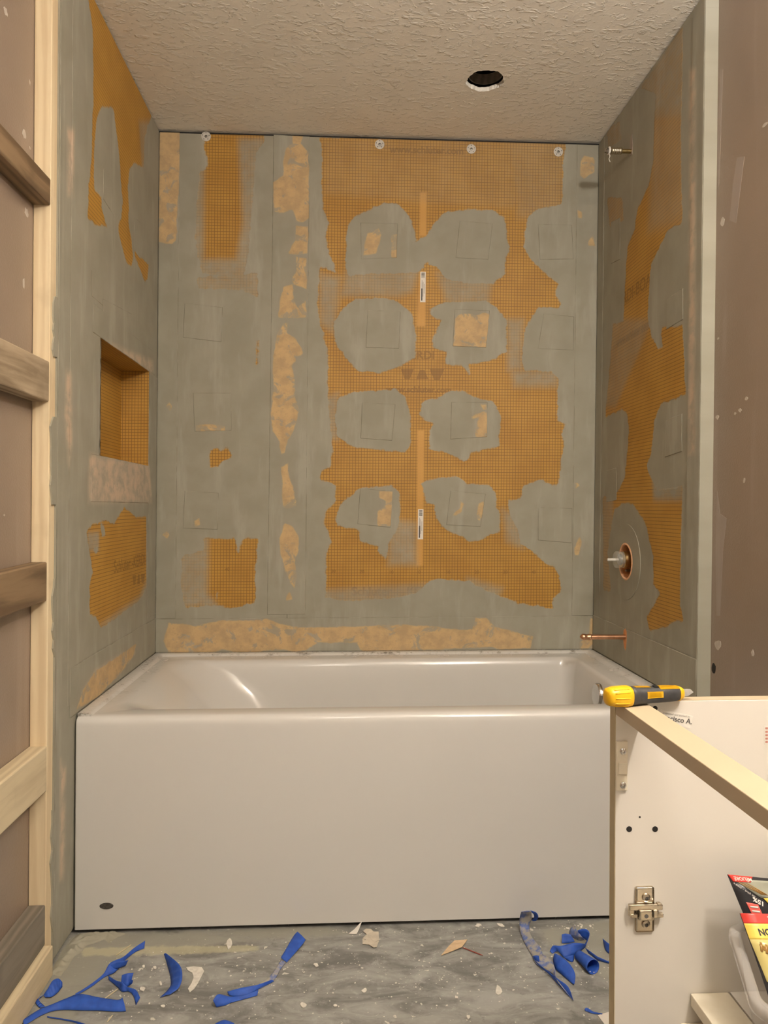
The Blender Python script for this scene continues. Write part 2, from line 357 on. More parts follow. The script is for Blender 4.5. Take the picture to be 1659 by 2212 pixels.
HAZES['back'] = [(.72, .04, p) for p in (
 [(750,585),(905,585),(890,630),(860,640),(760,640),(735,640)], [(945,590),(1062,605),(1055,655),(965,655)],
 [(690,590),(735,600),(722,720),(692,700)], [(1095,690),(1130,690),(1128,800),(1098,800)], [(1105,800),(1205,800),(1205,835),(1110,835)],
 [(690,860),(730,850),(730,950),(692,945)], [(690,1275),(930,1262),(930,1300),(690,1310)],
 [(840,1120),(898,1130),(900,1220),(840,1220)], [(1085,1100),(1125,1120),(1130,1185),(1095,1170)],
 [(1010,1250),(1085,1270),(1075,1295),(1000,1290)])]+[(.8, .03, p) for p in (
 [(515,300),(575,300),(560,640),(500,610),(525,480)], [(415,560),(560,560),(560,660),(420,640)], [(415,380),(440,360),(440,600),(415,560)], [(385,1170),(450,1160),(448,1280),(470,1310),(385,1310)])]+[
 (.2, .04, [(690,297),(1220,303),(1215,440),(1090,450),(830,430),(700,420)]), (.32, .05, [(1090,300),(1222,305),(1218,470),(1120,470)])]
PLAIN['back'] = [[(907,415),(923,415),(922,509),(905,509)], [(904,586),(921,586),(919,706),(901,706)], [(900,930),(917,930),(915,1221),(898,1221)]]
TANS['back'] = [
 [(632,290),(655,290),(650,310),(666,330),(667,400),(667,470),(655,480),(640,478),(634,455),(628,450),(612,460),(592,458),(591,395),(612,380),(612,350),(620,320),(632,310)],
 [(640,490),(665,490),(664,548),(640,549),(624,547),(632,530),(638,520)],
 [(640,555),(662,560),(662,625),(645,618),(635,615),(632,600),(640,590)],
 [(612,620),(632,615),(634,650),(642,665),(660,650),(662,680),(660,685),(602,686),(605,650)],
 [(612,700),(622,698),(620,720),(640,735),(650,752),(654,762),(650,768),(636,768),(638,780),(628,790),(632,800),(638,830),(634,850),(636,860),(645,885),(640,910),(634,930),(620,950),(615,978),(608,982),(605,955),(588,930),(585,890),(590,850),(590,800),(592,760),(600,720)],
 [(608,1010),(622,1000),(624,1030),(632,1050),(640,1085),(640,1092),(625,1097),(612,1095),(610,1050)],
 [(604,1160),(615,1130),(632,1138),(645,1160),(645,1190),(636,1215),(640,1245),(636,1270),(628,1260),(616,1230),(606,1195)],
 [(618,1296),(625,1280),(632,1295)],
 [(340,278),(392,278),(380,520),(372,528),(340,520)],
 [(361,877),(366,868),(371,877),(367,886)], [(352,1155),(360,1148),(367,1155),(360,1163)],
 [(1253,350),(1262,338),(1282,340),(1284,372),(1262,385),(1254,378)], [(1248,455),(1256,458),(1256,472),(1249,470)], [(1270,522),(1280,508),(1284,530),(1272,530)],
 [(1243,1045),(1250,1042),(1252,1050),(1244,1053)], [(1241,1185),(1251,1160),(1255,1170),(1250,1200),(1241,1200)], [(1275,1335),(1284,1335),(1284,1400),(1252,1400),(1252,1386),(1272,1380)],
 [(365,1345),(420,1352),(480,1340),(560,1340),(575,1336),(595,1345),(640,1355),(700,1355),(790,1352),(860,1350),(920,1352),(1000,1362),(1022,1358),(1028,1335),(1050,1335),(1070,1355),(1110,1365),(1150,1375),(1145,1400),(1080,1402),(1060,1397),(900,1404),(780,1405),(770,1387),(690,1387),(660,1404),(640,1407),(600,1402),(530,1410),(480,1402),(440,1412),(365,1410),(355,1385)],
 [(785,552),(793,505),(803,502),(818,494),(824,505),(820,520),(812,548)], [(845,508),(857,506),(857,558),(846,555)],
 [(984,690),(992,680),(1010,676),(1030,682),(1046,676),(1057,680),(1052,750),(1035,750),(1008,746),(996,750),(979,748)],
 [(423,920),(450,917),(485,921),(486,931),(424,932)], [(421,1126),(430,1120),(432,1134),(423,1137)],
 [(1035,905),(1050,890),(1053,905),(1052,943),(1028,943),(1030,915)], [(1018,901),(1048,889),(1050,894),(1020,906)], [(1038,874),(1051,874),(1051,884),(1043,884)],
 [(820,1062),(849,1062),(847,1100),(843,1135),(816,1136),(815,1105),(830,1095),(835,1082),(820,1076)],
 [(978,1112),(992,1100),(996,1084),(1001,1088),(996,1106),(985,1112)], [(1034,1088),(1044,1084),(1046,1105),(1036,1128),(1030,1120)]]
EXPOSED['left'] = [
 [(188,-20),(198,-20),(328,249),(318,275),(312,300),(310,362),(290,352),(280,365),(276,400),(278,440),(277,480),(284,520),(288,560),(283,575),(272,565),(255,500),(256,485),(262,470),(265,440),(262,400),(258,340),(250,270),(246,240),(240,230),(218,232),(210,250),(206,290),(203,330),(203,400),(206,412),(219,425),(220,450),(228,480),(232,490),(205,485),(190,470),(192,400),(198,340),(202,200),(200,60)],
 [(291,532),(300,550),(321,572),(318,605),(313,608),(300,575),(292,555)],
 [(269,1095),(295,1118),(316,1115),(316,1269),(301,1296),(248,1336),(218,1356),(207,1332),(194,1329),(194,1256),(201,1239),(192,1182),(186,1148),(201,1132),(231,1125),(246,1132)]]
GRAYS['left'] = [[(216,1130),(224,1135),(228,1158),(220,1160)], [(203,1180),(212,1182),(210,1195),(202,1192)]]
HAZES['left'] = [(.8, .02, [(190,1150),(214,1150),(214,1190),(190,1190)]), (.75, .03, [(218,1350),(300,1290),(318,1250),(318,1300),(240,1350)]), (.6, .03, [(300,262),(325,262),(315,420),(308,380)])]
PLAIN['left'] = []
TANS['left'] = [[(163,1532),(177,1492),(203,1451),(241,1427),(293,1392),(285,1420),(263,1448),(211,1504)]]
PINK['left'] = [[(193,983),(321,1003),(328,1084),(190,1084)], [(143,800),(153,805),(155,960),(148,1010),(140,900)], [(228,738),(330,780),(330,808),(270,770)], [(130,1640),(142,1660),(138,1900),(128,1900)], [(145,280),(160,280),(158,420),(146,420)], [(175,1497),(203,1451),(262,1415),(290,1410),(250,1460)]]
EXPOSED['right'] = [
 [(1474,60),(1474,134),(1471,268),(1471,385),(1474,468),(1471,484),(1444,495),(1427,529),(1407,569),(1401,636),(1399,686),(1406,723),(1422,754),(1432,750),(1427,720),(1431,707),(1474,703),(1478,767),(1481,851),(1461,861),(1429,871),(1414,907),(1407,978),(1397,1008),(1407,1035),(1420,1060),(1474,1050),(1471,1168),(1469,1302),(1476,1342),(1457,1339),(1441,1353),(1404,1363),(1397,1332),(1427,1282),(1411,1262),(1411,1202),(1394,1128),(1380,1108),(1367,1088),(1347,1085),(1327,1101),(1319,1145),(1312,1195),(1317,1249),(1320,1276),(1304,1276),(1302,1075),(1327,1071),(1340,1051),(1350,1028),(1359,934),(1355,894),(1344,884),(1307,901),(1315,817),(1322,733),(1324,700),(1347,696),(1350,619),(1355,535),(1371,495),(1377,452),(1401,402),(1411,351),(1414,251),(1417,201),(1385,190)],
 [(1312,284),(1338,262),(1342,300),(1315,320)], [(1312,428),(1344,428),(1347,475),(1317,489)]]
GRAYS['right'] = []
HAZES['right'] = [(.95, .03, [(1408,1025),(1474,1035),(1474,1080),(1412,1080)]), (.8, .08, [(1380,60),(1480,40),(1480,260),(1412,260),(1380,200)]), (.45, .06, [(1410,250),(1476,250),(1476,480),(1400,500)]), (.8, .02, [(1300,255),(1350,250),(1350,330),(1300,330)]), (.55, .02, [(1305,420),(1350,420),(1350,500),(1305,500)]), (.6, .03, [(1300,1070),(1325,1070),(1322,1290),(1300,1290)]), (.5, .03, [(1310,690),(1410,690),(1330,880),(1300,880)])]
PLAIN['right'] = []; TANS['right'] = []
PINK['right'] = [[(1490,150),(1503,150),(1502,980),(1488,980)]]
SM = 'wall'
for D in (EXPOSED, GRAYS, TANS, PLAIN):
    for w in D: D[w] = [poly(w, p) for p in D[w]]
for w in PINK: PINK[w] = [poly(w, p) for p in PINK[w]]
for w in HAZES: HAZES[w] = [(a, s, poly(w, p)) for a, s, p in HAZES[w]]
def fields(wall, U, V, sheet=False):
    n = len(U); far = np.full(n, -.06); out = {}
    if sheet: out['cov'] = np.full(n, .06); out['haze'] = np.zeros(n); out['plain'] = np.zeros(n)
    else:
        e = far.copy()
        for P in EXPOSED[wall]: e = np.maximum(e, sdf(P, U, V))
        cov = -e
        for P in GRAYS[wall]: cov = np.maximum(cov, sdf(P, U, V))
        out['cov'] = np.clip(cov, -.06, .06)
        hz = np.zeros(n)
        for a, s, P in HAZES[wall]: d = np.clip(sdf(P, U, V)/s+.5, 0, 1); hz = np.maximum(hz, a*d*d*(3-2*d))
        out['haze'] = hz
        pl = np.zeros(n)
        for P in PLAIN[wall]: pl = np.maximum(pl, np.clip(sdf(P, U, V)/.003+.5, 0, 1))
        out['plain'] = pl
    tn = far.copy()
    if sheet:
        for P in TANS[wall]: tn = np.maximum(tn, sdf(P, U, V))
    out['tan'] = tn
    pk = np.zeros(n)
    for P in PINK.get(wall, []): pk = np.maximum(pk, np.clip(sdf(P, U, V)/.02+.5, 0, 1))
    out['pink'] = pk
    out['side'] = np.full(n, 0. if wall == 'back' else 1.)
    out['smear'] = np.ones(n) if sheet else np.zeros(n)
    return out
def set_fields(me, wall, U, V, sheet=False, prnt=0., over={}, groove=None):
    U = np.asarray(U, float); V = np.asarray(V, float); f = fields(wall, U, V, sheet); f.update({k: np.full(len(U), v) for k, v in over.items()})
    f['prnt'] = np.full(len(U), prnt); f['groove'] = np.zeros(len(U)) if groove is None else np.asarray(groove, float)
    for k, v in f.items(): me.attributes.new(k, 'FLOAT', 'POINT').data.foreach_set('value', v.astype(np.float32))
    me.attributes.new('wc', 'FLOAT_VECTOR', 'POINT').data.foreach_set('vector', np.stack([U, V, 0*U], 1).astype(np.float32).ravel())
def board(name, wall, parent, u0, u1, v0, v1, thick=.0127, step=.008, holes=(), topfn=None):
    """a foam board with a front face grid, optional rectangular openings (u0,u1,v0,v1[,circle radius])"""
    def linesp(a, b, marks):
        ks = sorted({a, b, *[m for m in marks if a < m < b]}); out = []
        for p, q in zip(ks, ks[1:]):
            n = max(1, round((q-p)/step)); out += [p+(q-p)*i/n for i in range(n)]
        return out+[b]
    us = linesp(u0, u1, [h[i] for h in holes for i in (0, 1)]); vs = linesp(v0, v1, [h[i] for h in holes for i in (2, 3)])
    nu, nv = len(us), len(vs)
    UV = [(u, v) for v in vs for u in us]; off = [0.]*len(UV); faces = []
    for j in range(nv-1):
        for i in range(nu-1):
            mu, mv = (us[i]+us[i+1])/2, (vs[j]+vs[j+1])/2
            if any(h[0] < mu < h[1] and h[2] < mv < h[3] for h in holes): continue
            a = j*nu+i; faces.append((a, a+1, a+nu+1, a+nu))
    for h in holes:
        if len(h) > 4:                                   # round opening: quads from a circle to its square window
            r = h[4]; cu, cv = (h[0]+h[1])/2, (h[2]+h[3])/2; b = len(UV); N = 48
            for k in range(N):
                a = 2*math.pi*k/N+math.pi/4; c, s = math.cos(a), math.sin(a); m = max(abs(c), abs(s)); q = (h[1]-h[0])/2
                rr = r*(1+.015*math.sin(7*a)+.01*math.sin(13*a))
                UV += [(cu+rr*c, cv+rr*s), (cu+q*c/m, cv+(h[3]-h[2])/2*s/m)]; off += [0., 0.]
            for k in range(N): p, q = b+2*k, b+2*((k+1) % N); faces.append((p, p+1, q+1, q))
    border = [i for i in range(nu)]+[j*nu+nu-1 for j in range(1, nv)]+[(nv-1)*nu+i for i in range(nu-2, -1, -1)]+[j*nu for j in range(nv-2, 0, -1)]
    b = len(UV)
    for i in border: UV.append(UV[i]); off.append(-thick)
    L = len(border)
    for k in range(L): faces.append((border[k], b+k, b+(k+1) % L, border[(k+1) % L]))
    me = mesh(name, [world(wall, u, v, o) for (u, v), o in zip(UV, off)], faces)
    set_fields(me, wall, [p[0] for p in UV], [p[1] for p in UV])
    return link(name, me, SURF, parent)
def sheet(name, wall, parent, quad, step=.005, off=.0013, base=0., over={}, uv=False, big=False):
    """a membrane sheet stuck on a board: px corners tl, tr, br, bl"""
    q = [Vector(p if uv else PIX[wall](p)) for p in quad]; gw = .0017 if not big else .0013
    nu = max(2, int((q[1]-q[0]).length/step)); nv = max(2, int((q[3]-q[0]).length/step)); UV = []; O = []; faces = []
    for j in range(nv+1):
        for i in range(nu+1):
            a, b = i/nu, j/nv; wl, hl = (q[1]-q[0]).length, (q[3]-q[0]).length
            a = min(max(a, gw/wl), 1-gw/wl); b = min(max(b, gw/hl), 1-gw/hl)
            p = (q[0]*(1-a)+q[1]*a)*(1-b)+(q[3]*(1-a)+q[2]*a)*b; UV.append(p)
            O.append(base+off+.0003*math.sin(9*a+3*b)*math.sin(7*b))
    for j in range(nv):
        for i in range(nu): a = j*(nu+1)+i; faces.append((a, a+1, a+nu+2, a+nu+1))
    m = nu+1; border = list(range(m))+[j*m+nu for j in range(1, nv+1)]+[nv*m+i for i in range(nu-1, -1, -1)]+[j*m for j in range(nv-1, 0, -1)]
    b = len(UV)
    def corner(i):
        x, y = (i % m)/nu, (i//m)/nv; return (q[0]*(1-x)+q[1]*x)*(1-y)+(q[3]*(1-x)+q[2]*x)*y
    for i in border: UV.append(corner(i)); O.append(base+.0002)
    L = len(border)
    for k in range(L): faces.append((border[k], b+k, b+(k+1) % L, border[(k+1) % L]))
    me = mesh(name, [world(wall, p[0], p[1], o) for p, o in zip(UV, O)], faces)
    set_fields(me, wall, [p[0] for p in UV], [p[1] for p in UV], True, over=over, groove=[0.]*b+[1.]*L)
    return link(name, me, SURF, parent)
def wall_text(name, wall, parent, s, c, size, off=.0004, rot=0, flip=False, bold=0, stretch=1, over={}, mir=1):
    V, Fc = text_mesh(s, size, 1., bold); cu = PIX[wall](c); ca, sa = math.cos(rot), math.sin(rot)
    U = cu[0]+mir*(V[:, 0]*stretch*ca-V[:, 1]*sa); Vv = cu[1]+V[:, 0]*stretch*sa+V[:, 1]*ca
    me = mesh(name, [world(wall, u, v, off) for u, v in zip(U, Vv)], Fc)
    set_fields(me, wall, U, Vv, prnt=1., over=over); return link(name, me, SURF, parent)
def wall_shape(name, wall, parent, pts, off=.0004, prnt=1.):
    UV = [PIX[wall](p) for p in pts]; me = mesh(name, [world(wall, u, v, off) for u, v in UV], [list(range(len(UV)))])
    set_fields(me, wall, [p[0] for p in UV], [p[1] for p in UV], prnt=prnt); return link(name, me, SURF, parent)

# ---------------------------------------------------------------- room shell
YF = -4.1
floor_pts = [(-.14, YF), (W+.2, YF), (W+.2, .1), (-.14, .1)]
FILM = [np.array([tuple(on_z(x, y, 0))[:2] for x, y in P]) for P in (
  [(60,2212),(150,2020),(420,2012),(560,2030),(300,2060),(210,2130),(150,2212)], [(560,2030),(420,2012),(700,2000),(760,2018)], [(1160,2010),(1320,1990),(1320,2120),(1230,2080)], [(410,2080),(440,2085),(430,2120),(412,2130)])]
CREAM = [np.array([tuple(on_z(x, y, 0))[:2] for x, y in P]) for P in ([(170,2048),(330,2044),(560,2042),(560,2054),(400,2062),(180,2066)],)]
def build_floor():
    us = np.unique(np.concatenate([np.linspace(-.2, W+.2, 180), ])); vs = np.unique(np.concatenate([np.linspace(YF, -1.3, 12), np.linspace(-1.3, -.7, 80), np.linspace(-.7, .1, 6)]))
    UU, VV = np.meshgrid(us, vs); U, V = UU.ravel(), VV.ravel(); n = len(us)
    me = mesh('floor', [(u, v, 0) for u, v in zip(U, V)]+[(-.2, YF, -.05), (W+.2, YF, -.05), (W+.2, .1, -.05), (-.2, .1, -.05)],
              [(j*n+i, j*n+i+1, j*n+n+i+1, j*n+n+i) for j in range(len(vs)-1) for i in range(n-1)]+[(len(U)+3, len(U)+2, len(U)+1, len(U))])
    for k, PS in (('film', FILM), ('cream', CREAM)):
        f = np.full(len(U), -.06)
        for P in PS: f = np.maximum(f, sdf(P, U, V))
        me.attributes.new(k, 'FLOAT', 'POINT').data.foreach_set('value', np.concatenate([f, [-.06]*4]).astype(np.float32))
    return tag(link('floor', me, M_['floor']), 'grey mottled floor strewn with dust and tape', kind='structure')
floor = build_floor()
# ceiling with the round hole
hc = on_z(1048, 175, H)
def build_ceiling():
    x0, x1, y0, y1 = -.2, W+.2, YF, .1; N = 64; bm = bmesh.new(); inner, outer, upp = [], [], []
    angs = sorted([2*math.pi*k/N for k in range(N)]+[math.atan2(y-hc.y, x-hc.x) % (2*math.pi) for x in (x0, x1) for y in (y0, y1)])
    for a in angs:
        c, s = math.cos(a), math.sin(a); r = .056*(1+.03*math.sin(5*a)+.02*math.sin(11*a+1)+.015*math.sin(23*a))
        t = min([((x1 if c > 0 else x0)-hc.x)/c if abs(c) > 1e-6 else 1e9, ((y1 if s > 0 else y0)-hc.y)/s if abs(s) > 1e-6 else 1e9])
        inner.append(bm.verts.new((hc.x+r*c, hc.y+r*s, H))); outer.append(bm.verts.new((hc.x+t*c, hc.y+t*s, H))); upp.append(bm.verts.new((hc.x+r*c, hc.y+r*s, H+.013)))
    n = len(angs)
    for k in range(n):
        bm.faces.new((inner[k], outer[k], outer[(k+1) % n], inner[(k+1) % n])); bm.faces.new((inner[k], inner[(k+1) % n], upp[(k+1) % n], upp[k]))
    me = bpy.data.meshes.new('ceiling'); bm.to_mesh(me); bm.free()
    return tag(link('ceiling', me, M_['ceiling']), 'beige knockdown textured ceiling with a round hole', kind='structure')
ceiling = build_ceiling()
lathe('hole_cavity', (hc.x, hc.y, H+.0135), (0, 0, 1), [(.085, 0), (.085, .12), (.001, .12)], M_['dark'], ceiling, 32, False)
lathe('hole_cavity_lip', (hc.x, hc.y, H+.013), (0, 0, 1), [(.055, 0), (.085, .0005)], M_['dark'], ceiling, 32, False)
lathe('duct_collar', (hc.x+.002, hc.y+.004, H+.02), (0, 0, 1), [(.048, .0), (.052, .0), (.052, .03), (.048, .03)], M_['greywood'], ceiling, 32, False)

# walls
yL = uv_left((122, 1000))[0]; yR = uv_right((1512, 1000))[0]; TR = .034      # front edges of the boarded part
vtop = H-.007
bmw = bmesh.new(); add_box(bmw, (-.3, .0128, -.02), (W+.3, .10, H+.02)); wall_back = tag(bm_obj('wall_back', bmw, M_['dark']), 'back wall of the tub alcove lined with orange boards smeared grey', kind='structure')
bmw = bmesh.new(); add_box(bmw, (-.16, YF, 0), (-.041, yL-.012, H), lean=True); add_box(bmw, (-.30, yL-.012, 0), (-.11, .0128, H), lean=True)
wall_left = tag(bm_obj('wall_left', bmw, M_['taupe']), 'left wall with taupe paint, open framing and boarded alcove side', kind='structure')
bmw = bmesh.new(); add_box(bmw, (W+TR, YF, 0), (W+.14, .0128, H), lean=True)
wall_right = tag(bm_obj('wall_right', bmw, M_['taupe']), 'right wall with taupe paint beside the boarded shower wall', kind='structure')
wall_front = tag(box('wall_front', (-.3, YF-.1, 0), (W+.3, YF, H), M_['white']), 'plain off-white wall behind the viewer', kind='structure')

# back wall boards, strips, patches
us = uv_back((625, 800))[0]
board('foam_board', 'back', wall_back, 0.001, us-.001, TUBH+.008, vtop-.004)
board('foam_board', 'back', wall_back, us+.001, W-.001, TUBH+.008, vtop-.004)
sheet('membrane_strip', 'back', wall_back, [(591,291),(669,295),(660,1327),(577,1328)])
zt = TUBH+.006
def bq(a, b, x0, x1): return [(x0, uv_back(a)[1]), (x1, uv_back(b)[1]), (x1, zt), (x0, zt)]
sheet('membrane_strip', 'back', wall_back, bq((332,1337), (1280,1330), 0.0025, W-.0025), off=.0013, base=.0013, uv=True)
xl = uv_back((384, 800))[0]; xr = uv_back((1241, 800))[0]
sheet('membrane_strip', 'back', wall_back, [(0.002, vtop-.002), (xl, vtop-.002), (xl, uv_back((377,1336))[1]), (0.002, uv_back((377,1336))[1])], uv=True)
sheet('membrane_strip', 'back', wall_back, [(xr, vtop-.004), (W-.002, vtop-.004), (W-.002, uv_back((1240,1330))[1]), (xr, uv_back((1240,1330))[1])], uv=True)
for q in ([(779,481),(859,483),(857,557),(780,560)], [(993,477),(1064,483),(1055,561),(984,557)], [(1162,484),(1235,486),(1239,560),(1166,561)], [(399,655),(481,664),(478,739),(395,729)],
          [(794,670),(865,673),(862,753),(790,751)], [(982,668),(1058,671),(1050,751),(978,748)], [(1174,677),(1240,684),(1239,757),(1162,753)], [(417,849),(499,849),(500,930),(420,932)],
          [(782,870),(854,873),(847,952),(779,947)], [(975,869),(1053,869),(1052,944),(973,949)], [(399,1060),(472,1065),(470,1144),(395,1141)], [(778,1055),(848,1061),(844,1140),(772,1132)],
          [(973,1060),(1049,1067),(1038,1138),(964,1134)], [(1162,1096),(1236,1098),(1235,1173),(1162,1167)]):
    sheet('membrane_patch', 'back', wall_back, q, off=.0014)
# printing on the boards
for s, x, y in (('10', 845, 1236), ('0', 906, 1236), ('10', 968, 1236), ('20', 1030, 1236), ('30', 1092, 1236), ('40', 1153, 1236), ('20', 782, 1235), ('30', 720, 1234), ('40', 491, 1230)):
    wall_text('printed_number', 'back', wall_back, s, (x, y), .016, bold=.0004)
for s, x, y, z in (('Schluter', 803, 1278, .042), ('KERDI-BOARD', 962, 1278, .042), ('KERDI', 905, 768, .040), ('www.schluter.com', 905, 842, .030), ('www.schluter.com', 922, 325, .034)):
    wall_text('printed_name', 'back', wall_back, s, (x, y), z, bold=.0012, over={'prnt': .5} if y == 325 else {})
for tri in ([(866,797),(894,797),(885,819),(874,819)], [(899,819),(925,819),(917,799),(907,799)], [(928,797),(960,797),(949,821),(938,821)]): wall_shape('printed_mark', 'back', wall_back, tri)
# barcode stickers
def sticker(px0, px1):
    (ua, va), (ub, vb) = uv_back(px0), uv_back(px1); f = lambda a, b, o: world('back', a, b, o)
    st = plate('barcode_sticker', [(ua, va), (ub, va), (ub, vb), (ua, vb)], .0006, f, M_['paper'], wall_back)
    w, h = ub-ua, va-vb; bm = bmesh.new()
    def bar(a0, a1, b0, b1):
        bm.faces.new([bm.verts.new(f(ua+w*a, va-h*b, .0008)) for a, b in ((a0, b0), (a1, b0), (a1, b1), (a0, b1))])
    b = .03
    while b < .2:
        t = random.choice((.006, .012, .018)); bar(.2, .82, b, b+t); b += t+random.choice((.006, .01))
    for k in range(3): bar(.3+.2*k, .36+.2*k, .28+.06*k, .92-.1*k)
    bar(.2, .42, .55, .95)
    bm_obj('barcode', bm, M_['ink'], st)
sticker((908,587), (919,653)); sticker((903,1100), (914,1165))
# washers along the ceiling line
for x, y in ((445, 295), (820, 312), (1018, 322), (1206, 328)):
    u, v = uv_back((x, y)); b = Vector(world('back', u, v, .0)); ax = (0, -1, 0)
    w = lathe('washer', b, ax, [(.0165, 0), (.0165, .0015), (.015, .0022), (.007, .0022), (.0055, .0012), (.0005, .0012)], M_['washer'], wall_back, 24)
    bm = bmesh.new()
    for k in range(5):
        a = k*2*math.pi/5+.3; add_lathe(bm, b+Vector((math.cos(a)*.0115, 0, math.sin(a)*.0115)), ax, [(.0016, .0022), (.0016, .0025)], 8)
    bm_obj('washer_holes', bm, M_['ink'], w)
    lathe('screw', b, ax, [(.0048, .001), (.0044, .0026), (.002, .003), (.0019, .0016), (.0003, .0016)], M_['steel'], w, 14)

# left wall: board with the niche opening, strips
ny0, ny1 = uv_left((218, 850))[0], uv_left((321, 900))[0]; nz1 = uv_left((218, 730))[1]; nz0 = (uv_left((218, 991))[1]+uv_left((320, 1001))[1])/2
board('foam_board', 'left', wall_left, yL, -.001, .012, vtop-.0, holes=[(ny0, ny1, nz0, nz1)])
def niche():
    d = .089; A = [(ny0, nz0), (ny1, nz0), (ny1, nz1), (ny0, nz1)]
    root = None
    def face(name, pts, uvs, side=0):
        me = mesh(name, pts, [(0, 1, 2, 3)]); n = 4
        for k, v in (('cov', -.06), ('tan', -.06), ('haze', .0), ('plain', 0), ('pink', 0), ('smear', 0), ('prnt', 0), ('groove', 0), ('side', side)): me.attributes.new(k, 'FLOAT', 'POINT').data.foreach_set('value', [float(v)]*4)
        me.attributes.new('wc', 'FLOAT_VECTOR', 'POINT').data.foreach_set('vector', [x for p in uvs for x in (p[0], p[1], 0.)])
        o = link(name, me, SURF, wall_left); md = o.modifiers.new('thickness', 'SOLIDIFY'); md.thickness = .008; md.offset = 1; return o
    P = lambda y, z, o: world('left', y, z, o)
    face('niche_back', [P(ny0, nz0, -d), P(ny1, nz0, -d), P(ny1, nz1, -d), P(ny0, nz1, -d)][::-1], A[::-1], 1)
    face('niche_side', [P(ny1, nz0, -d), P(ny1, nz0, 0), P(ny1, nz1, 0), P(ny1, nz1, -d)][::-1], [(0.005, nz0), (d+.005, nz0), (d+.005, nz1), (0.005, nz1)][::-1])
    face('niche_side', [P(ny0, nz0, 0), P(ny0, nz0, -d), P(ny0, nz1, -d), P(ny0, nz1, 0)][::-1], [(0, nz0), (d, nz0), (d, nz1), (0, nz1)][::-1])
    face('niche_top', [P(ny0, nz1, -d), P(ny1, nz1, -d), P(ny1, nz1, 0), P(ny0, nz1, 0)][::-1], [(ny0, 0), (ny1, 0), (ny1, d), (ny0, d)][::-1])
    face('niche_sill', [P(ny0, nz0, 0), P(ny1, nz0, 0), P(ny1, nz0, -d), P(ny0, nz0, -d)][::-1], [(ny0, d), (ny1, d), (ny1, 0), (ny0, 0)][::-1])
niche()
def lq(y0, y1, z0, z1): return [(y0, z1), (y1, z1), (y1, z0), (y0, z0)]
n0 = uv_left((190, 1084))[0]; zb = uv_left((190, 1084))[1]
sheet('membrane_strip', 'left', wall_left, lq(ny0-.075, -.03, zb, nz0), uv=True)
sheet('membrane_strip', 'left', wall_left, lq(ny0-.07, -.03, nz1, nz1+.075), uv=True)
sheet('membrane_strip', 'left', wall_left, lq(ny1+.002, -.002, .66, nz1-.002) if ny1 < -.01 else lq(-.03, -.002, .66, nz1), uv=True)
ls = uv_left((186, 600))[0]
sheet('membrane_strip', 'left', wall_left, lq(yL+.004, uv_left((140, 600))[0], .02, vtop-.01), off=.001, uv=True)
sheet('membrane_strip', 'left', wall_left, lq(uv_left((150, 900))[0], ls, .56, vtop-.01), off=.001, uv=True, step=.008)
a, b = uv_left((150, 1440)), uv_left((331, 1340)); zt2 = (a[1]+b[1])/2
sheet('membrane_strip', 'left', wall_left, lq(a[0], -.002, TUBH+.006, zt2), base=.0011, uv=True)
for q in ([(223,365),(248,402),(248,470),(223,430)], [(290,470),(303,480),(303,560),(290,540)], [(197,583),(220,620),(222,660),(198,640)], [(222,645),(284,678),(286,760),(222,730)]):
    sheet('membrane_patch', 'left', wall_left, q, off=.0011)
wall_text('printed_name', 'left', wall_left, 'Schluter -KERDI-BOARD', (300, 1212), .050, bold=.001, mir=1)
wall_text('printed_name', 'left', wall_left, 'www.schluter.com', (318, 1296), .030, bold=.001)
for tri in ([(286,1243),(294,1242),(292,1263),(288,1264)], [(296,1262),(302,1261),(301,1240),(298,1241)], [(304,1240),(313,1239),(311,1259),(306,1260)]): wall_shape('printed_mark', 'left', wall_left, tri)
# framing in the open part of the left wall
yS = on_side(108, 700, -.003).y
def lbox(name, a, b, mat, parent, bev=.0025): return box(name, a, b, mat, parent, bev, 2, True)
lbox('wall_stud', (-.0405, yS, 0), (-.003, yL-.0005, H-.002), M_['pine'], wall_left, .002)
def block(py0, py1, mat, end=-1.62, depth=.0, drop=(0, 0)):
    za = on_side(107, py0, -.003+depth).z; zb = on_side(107, py1, -.003+depth).z
    bm = bmesh.new(); add_box(bm, (-.0405, end, zb), (-.003+depth, yS-.0006, za), .003, 2, True)
    for v in bm.verts:
        if v.co.y < (end+yS)/2: v.co.z += drop[0]; v.co.x += drop[1]
    return bm_obj('wall_block', bm, mat, wall_left)
block(384, 441, M_['oldwood'], drop=(.0, .0)); block(781, 868, M_['oldgrey']); block(1213, 1296, M_['oldwood'], drop=(-.012, .012), depth=-.002); block(1607, 1703, M_['pine_y'], depth=.001)
zp = on_side(88, 1968, -.003).z; zp2 = on_side(90, 2053, -.003).z
lbox('wall_block', (-.0405, -1.62, zp2+.001), (-.003, yS-.0006, zp), M_['greywood'], wall_left, .003)
lbox('bottom_plate', (-.0405, -1.62, 0.0), (.014, yS-.0006, zp2), M_['pine_y'], wall_left, .003)
# smears of thinset that run over the stud edge
for (x0, x1, y0, y1) in ((112, 121, 640, 770), (108, 119, 900, 1090), (108, 120, 1750, 2010), (112, 120, 1250, 1420)):
    pts = [uv_left((x1, y0))] ; n = 9
    left = [(x0+random.uniform(-2, 3)+(3 if k in (0, n) else 0), y0+(y1-y0)*k/n) for k in range(n+1)]
    uvs = [(on_side(x, y, -.003).y, on_side(x, y, -.003).z) for x, y in left]+[(yL+.002, on_side(x1, y1, 0).z), (yL+.002, on_side(x1, y0, 0).z)]
    o = plate('thinset_smear', uvs, .0036, lambda a, b, f: world('left', a, b, f-.0031), SURF, wall_left)
    set_fields(o.data, 'left', [v.co.y for v in o.data.vertices], [v.co.z for v in o.data.vertices], True)

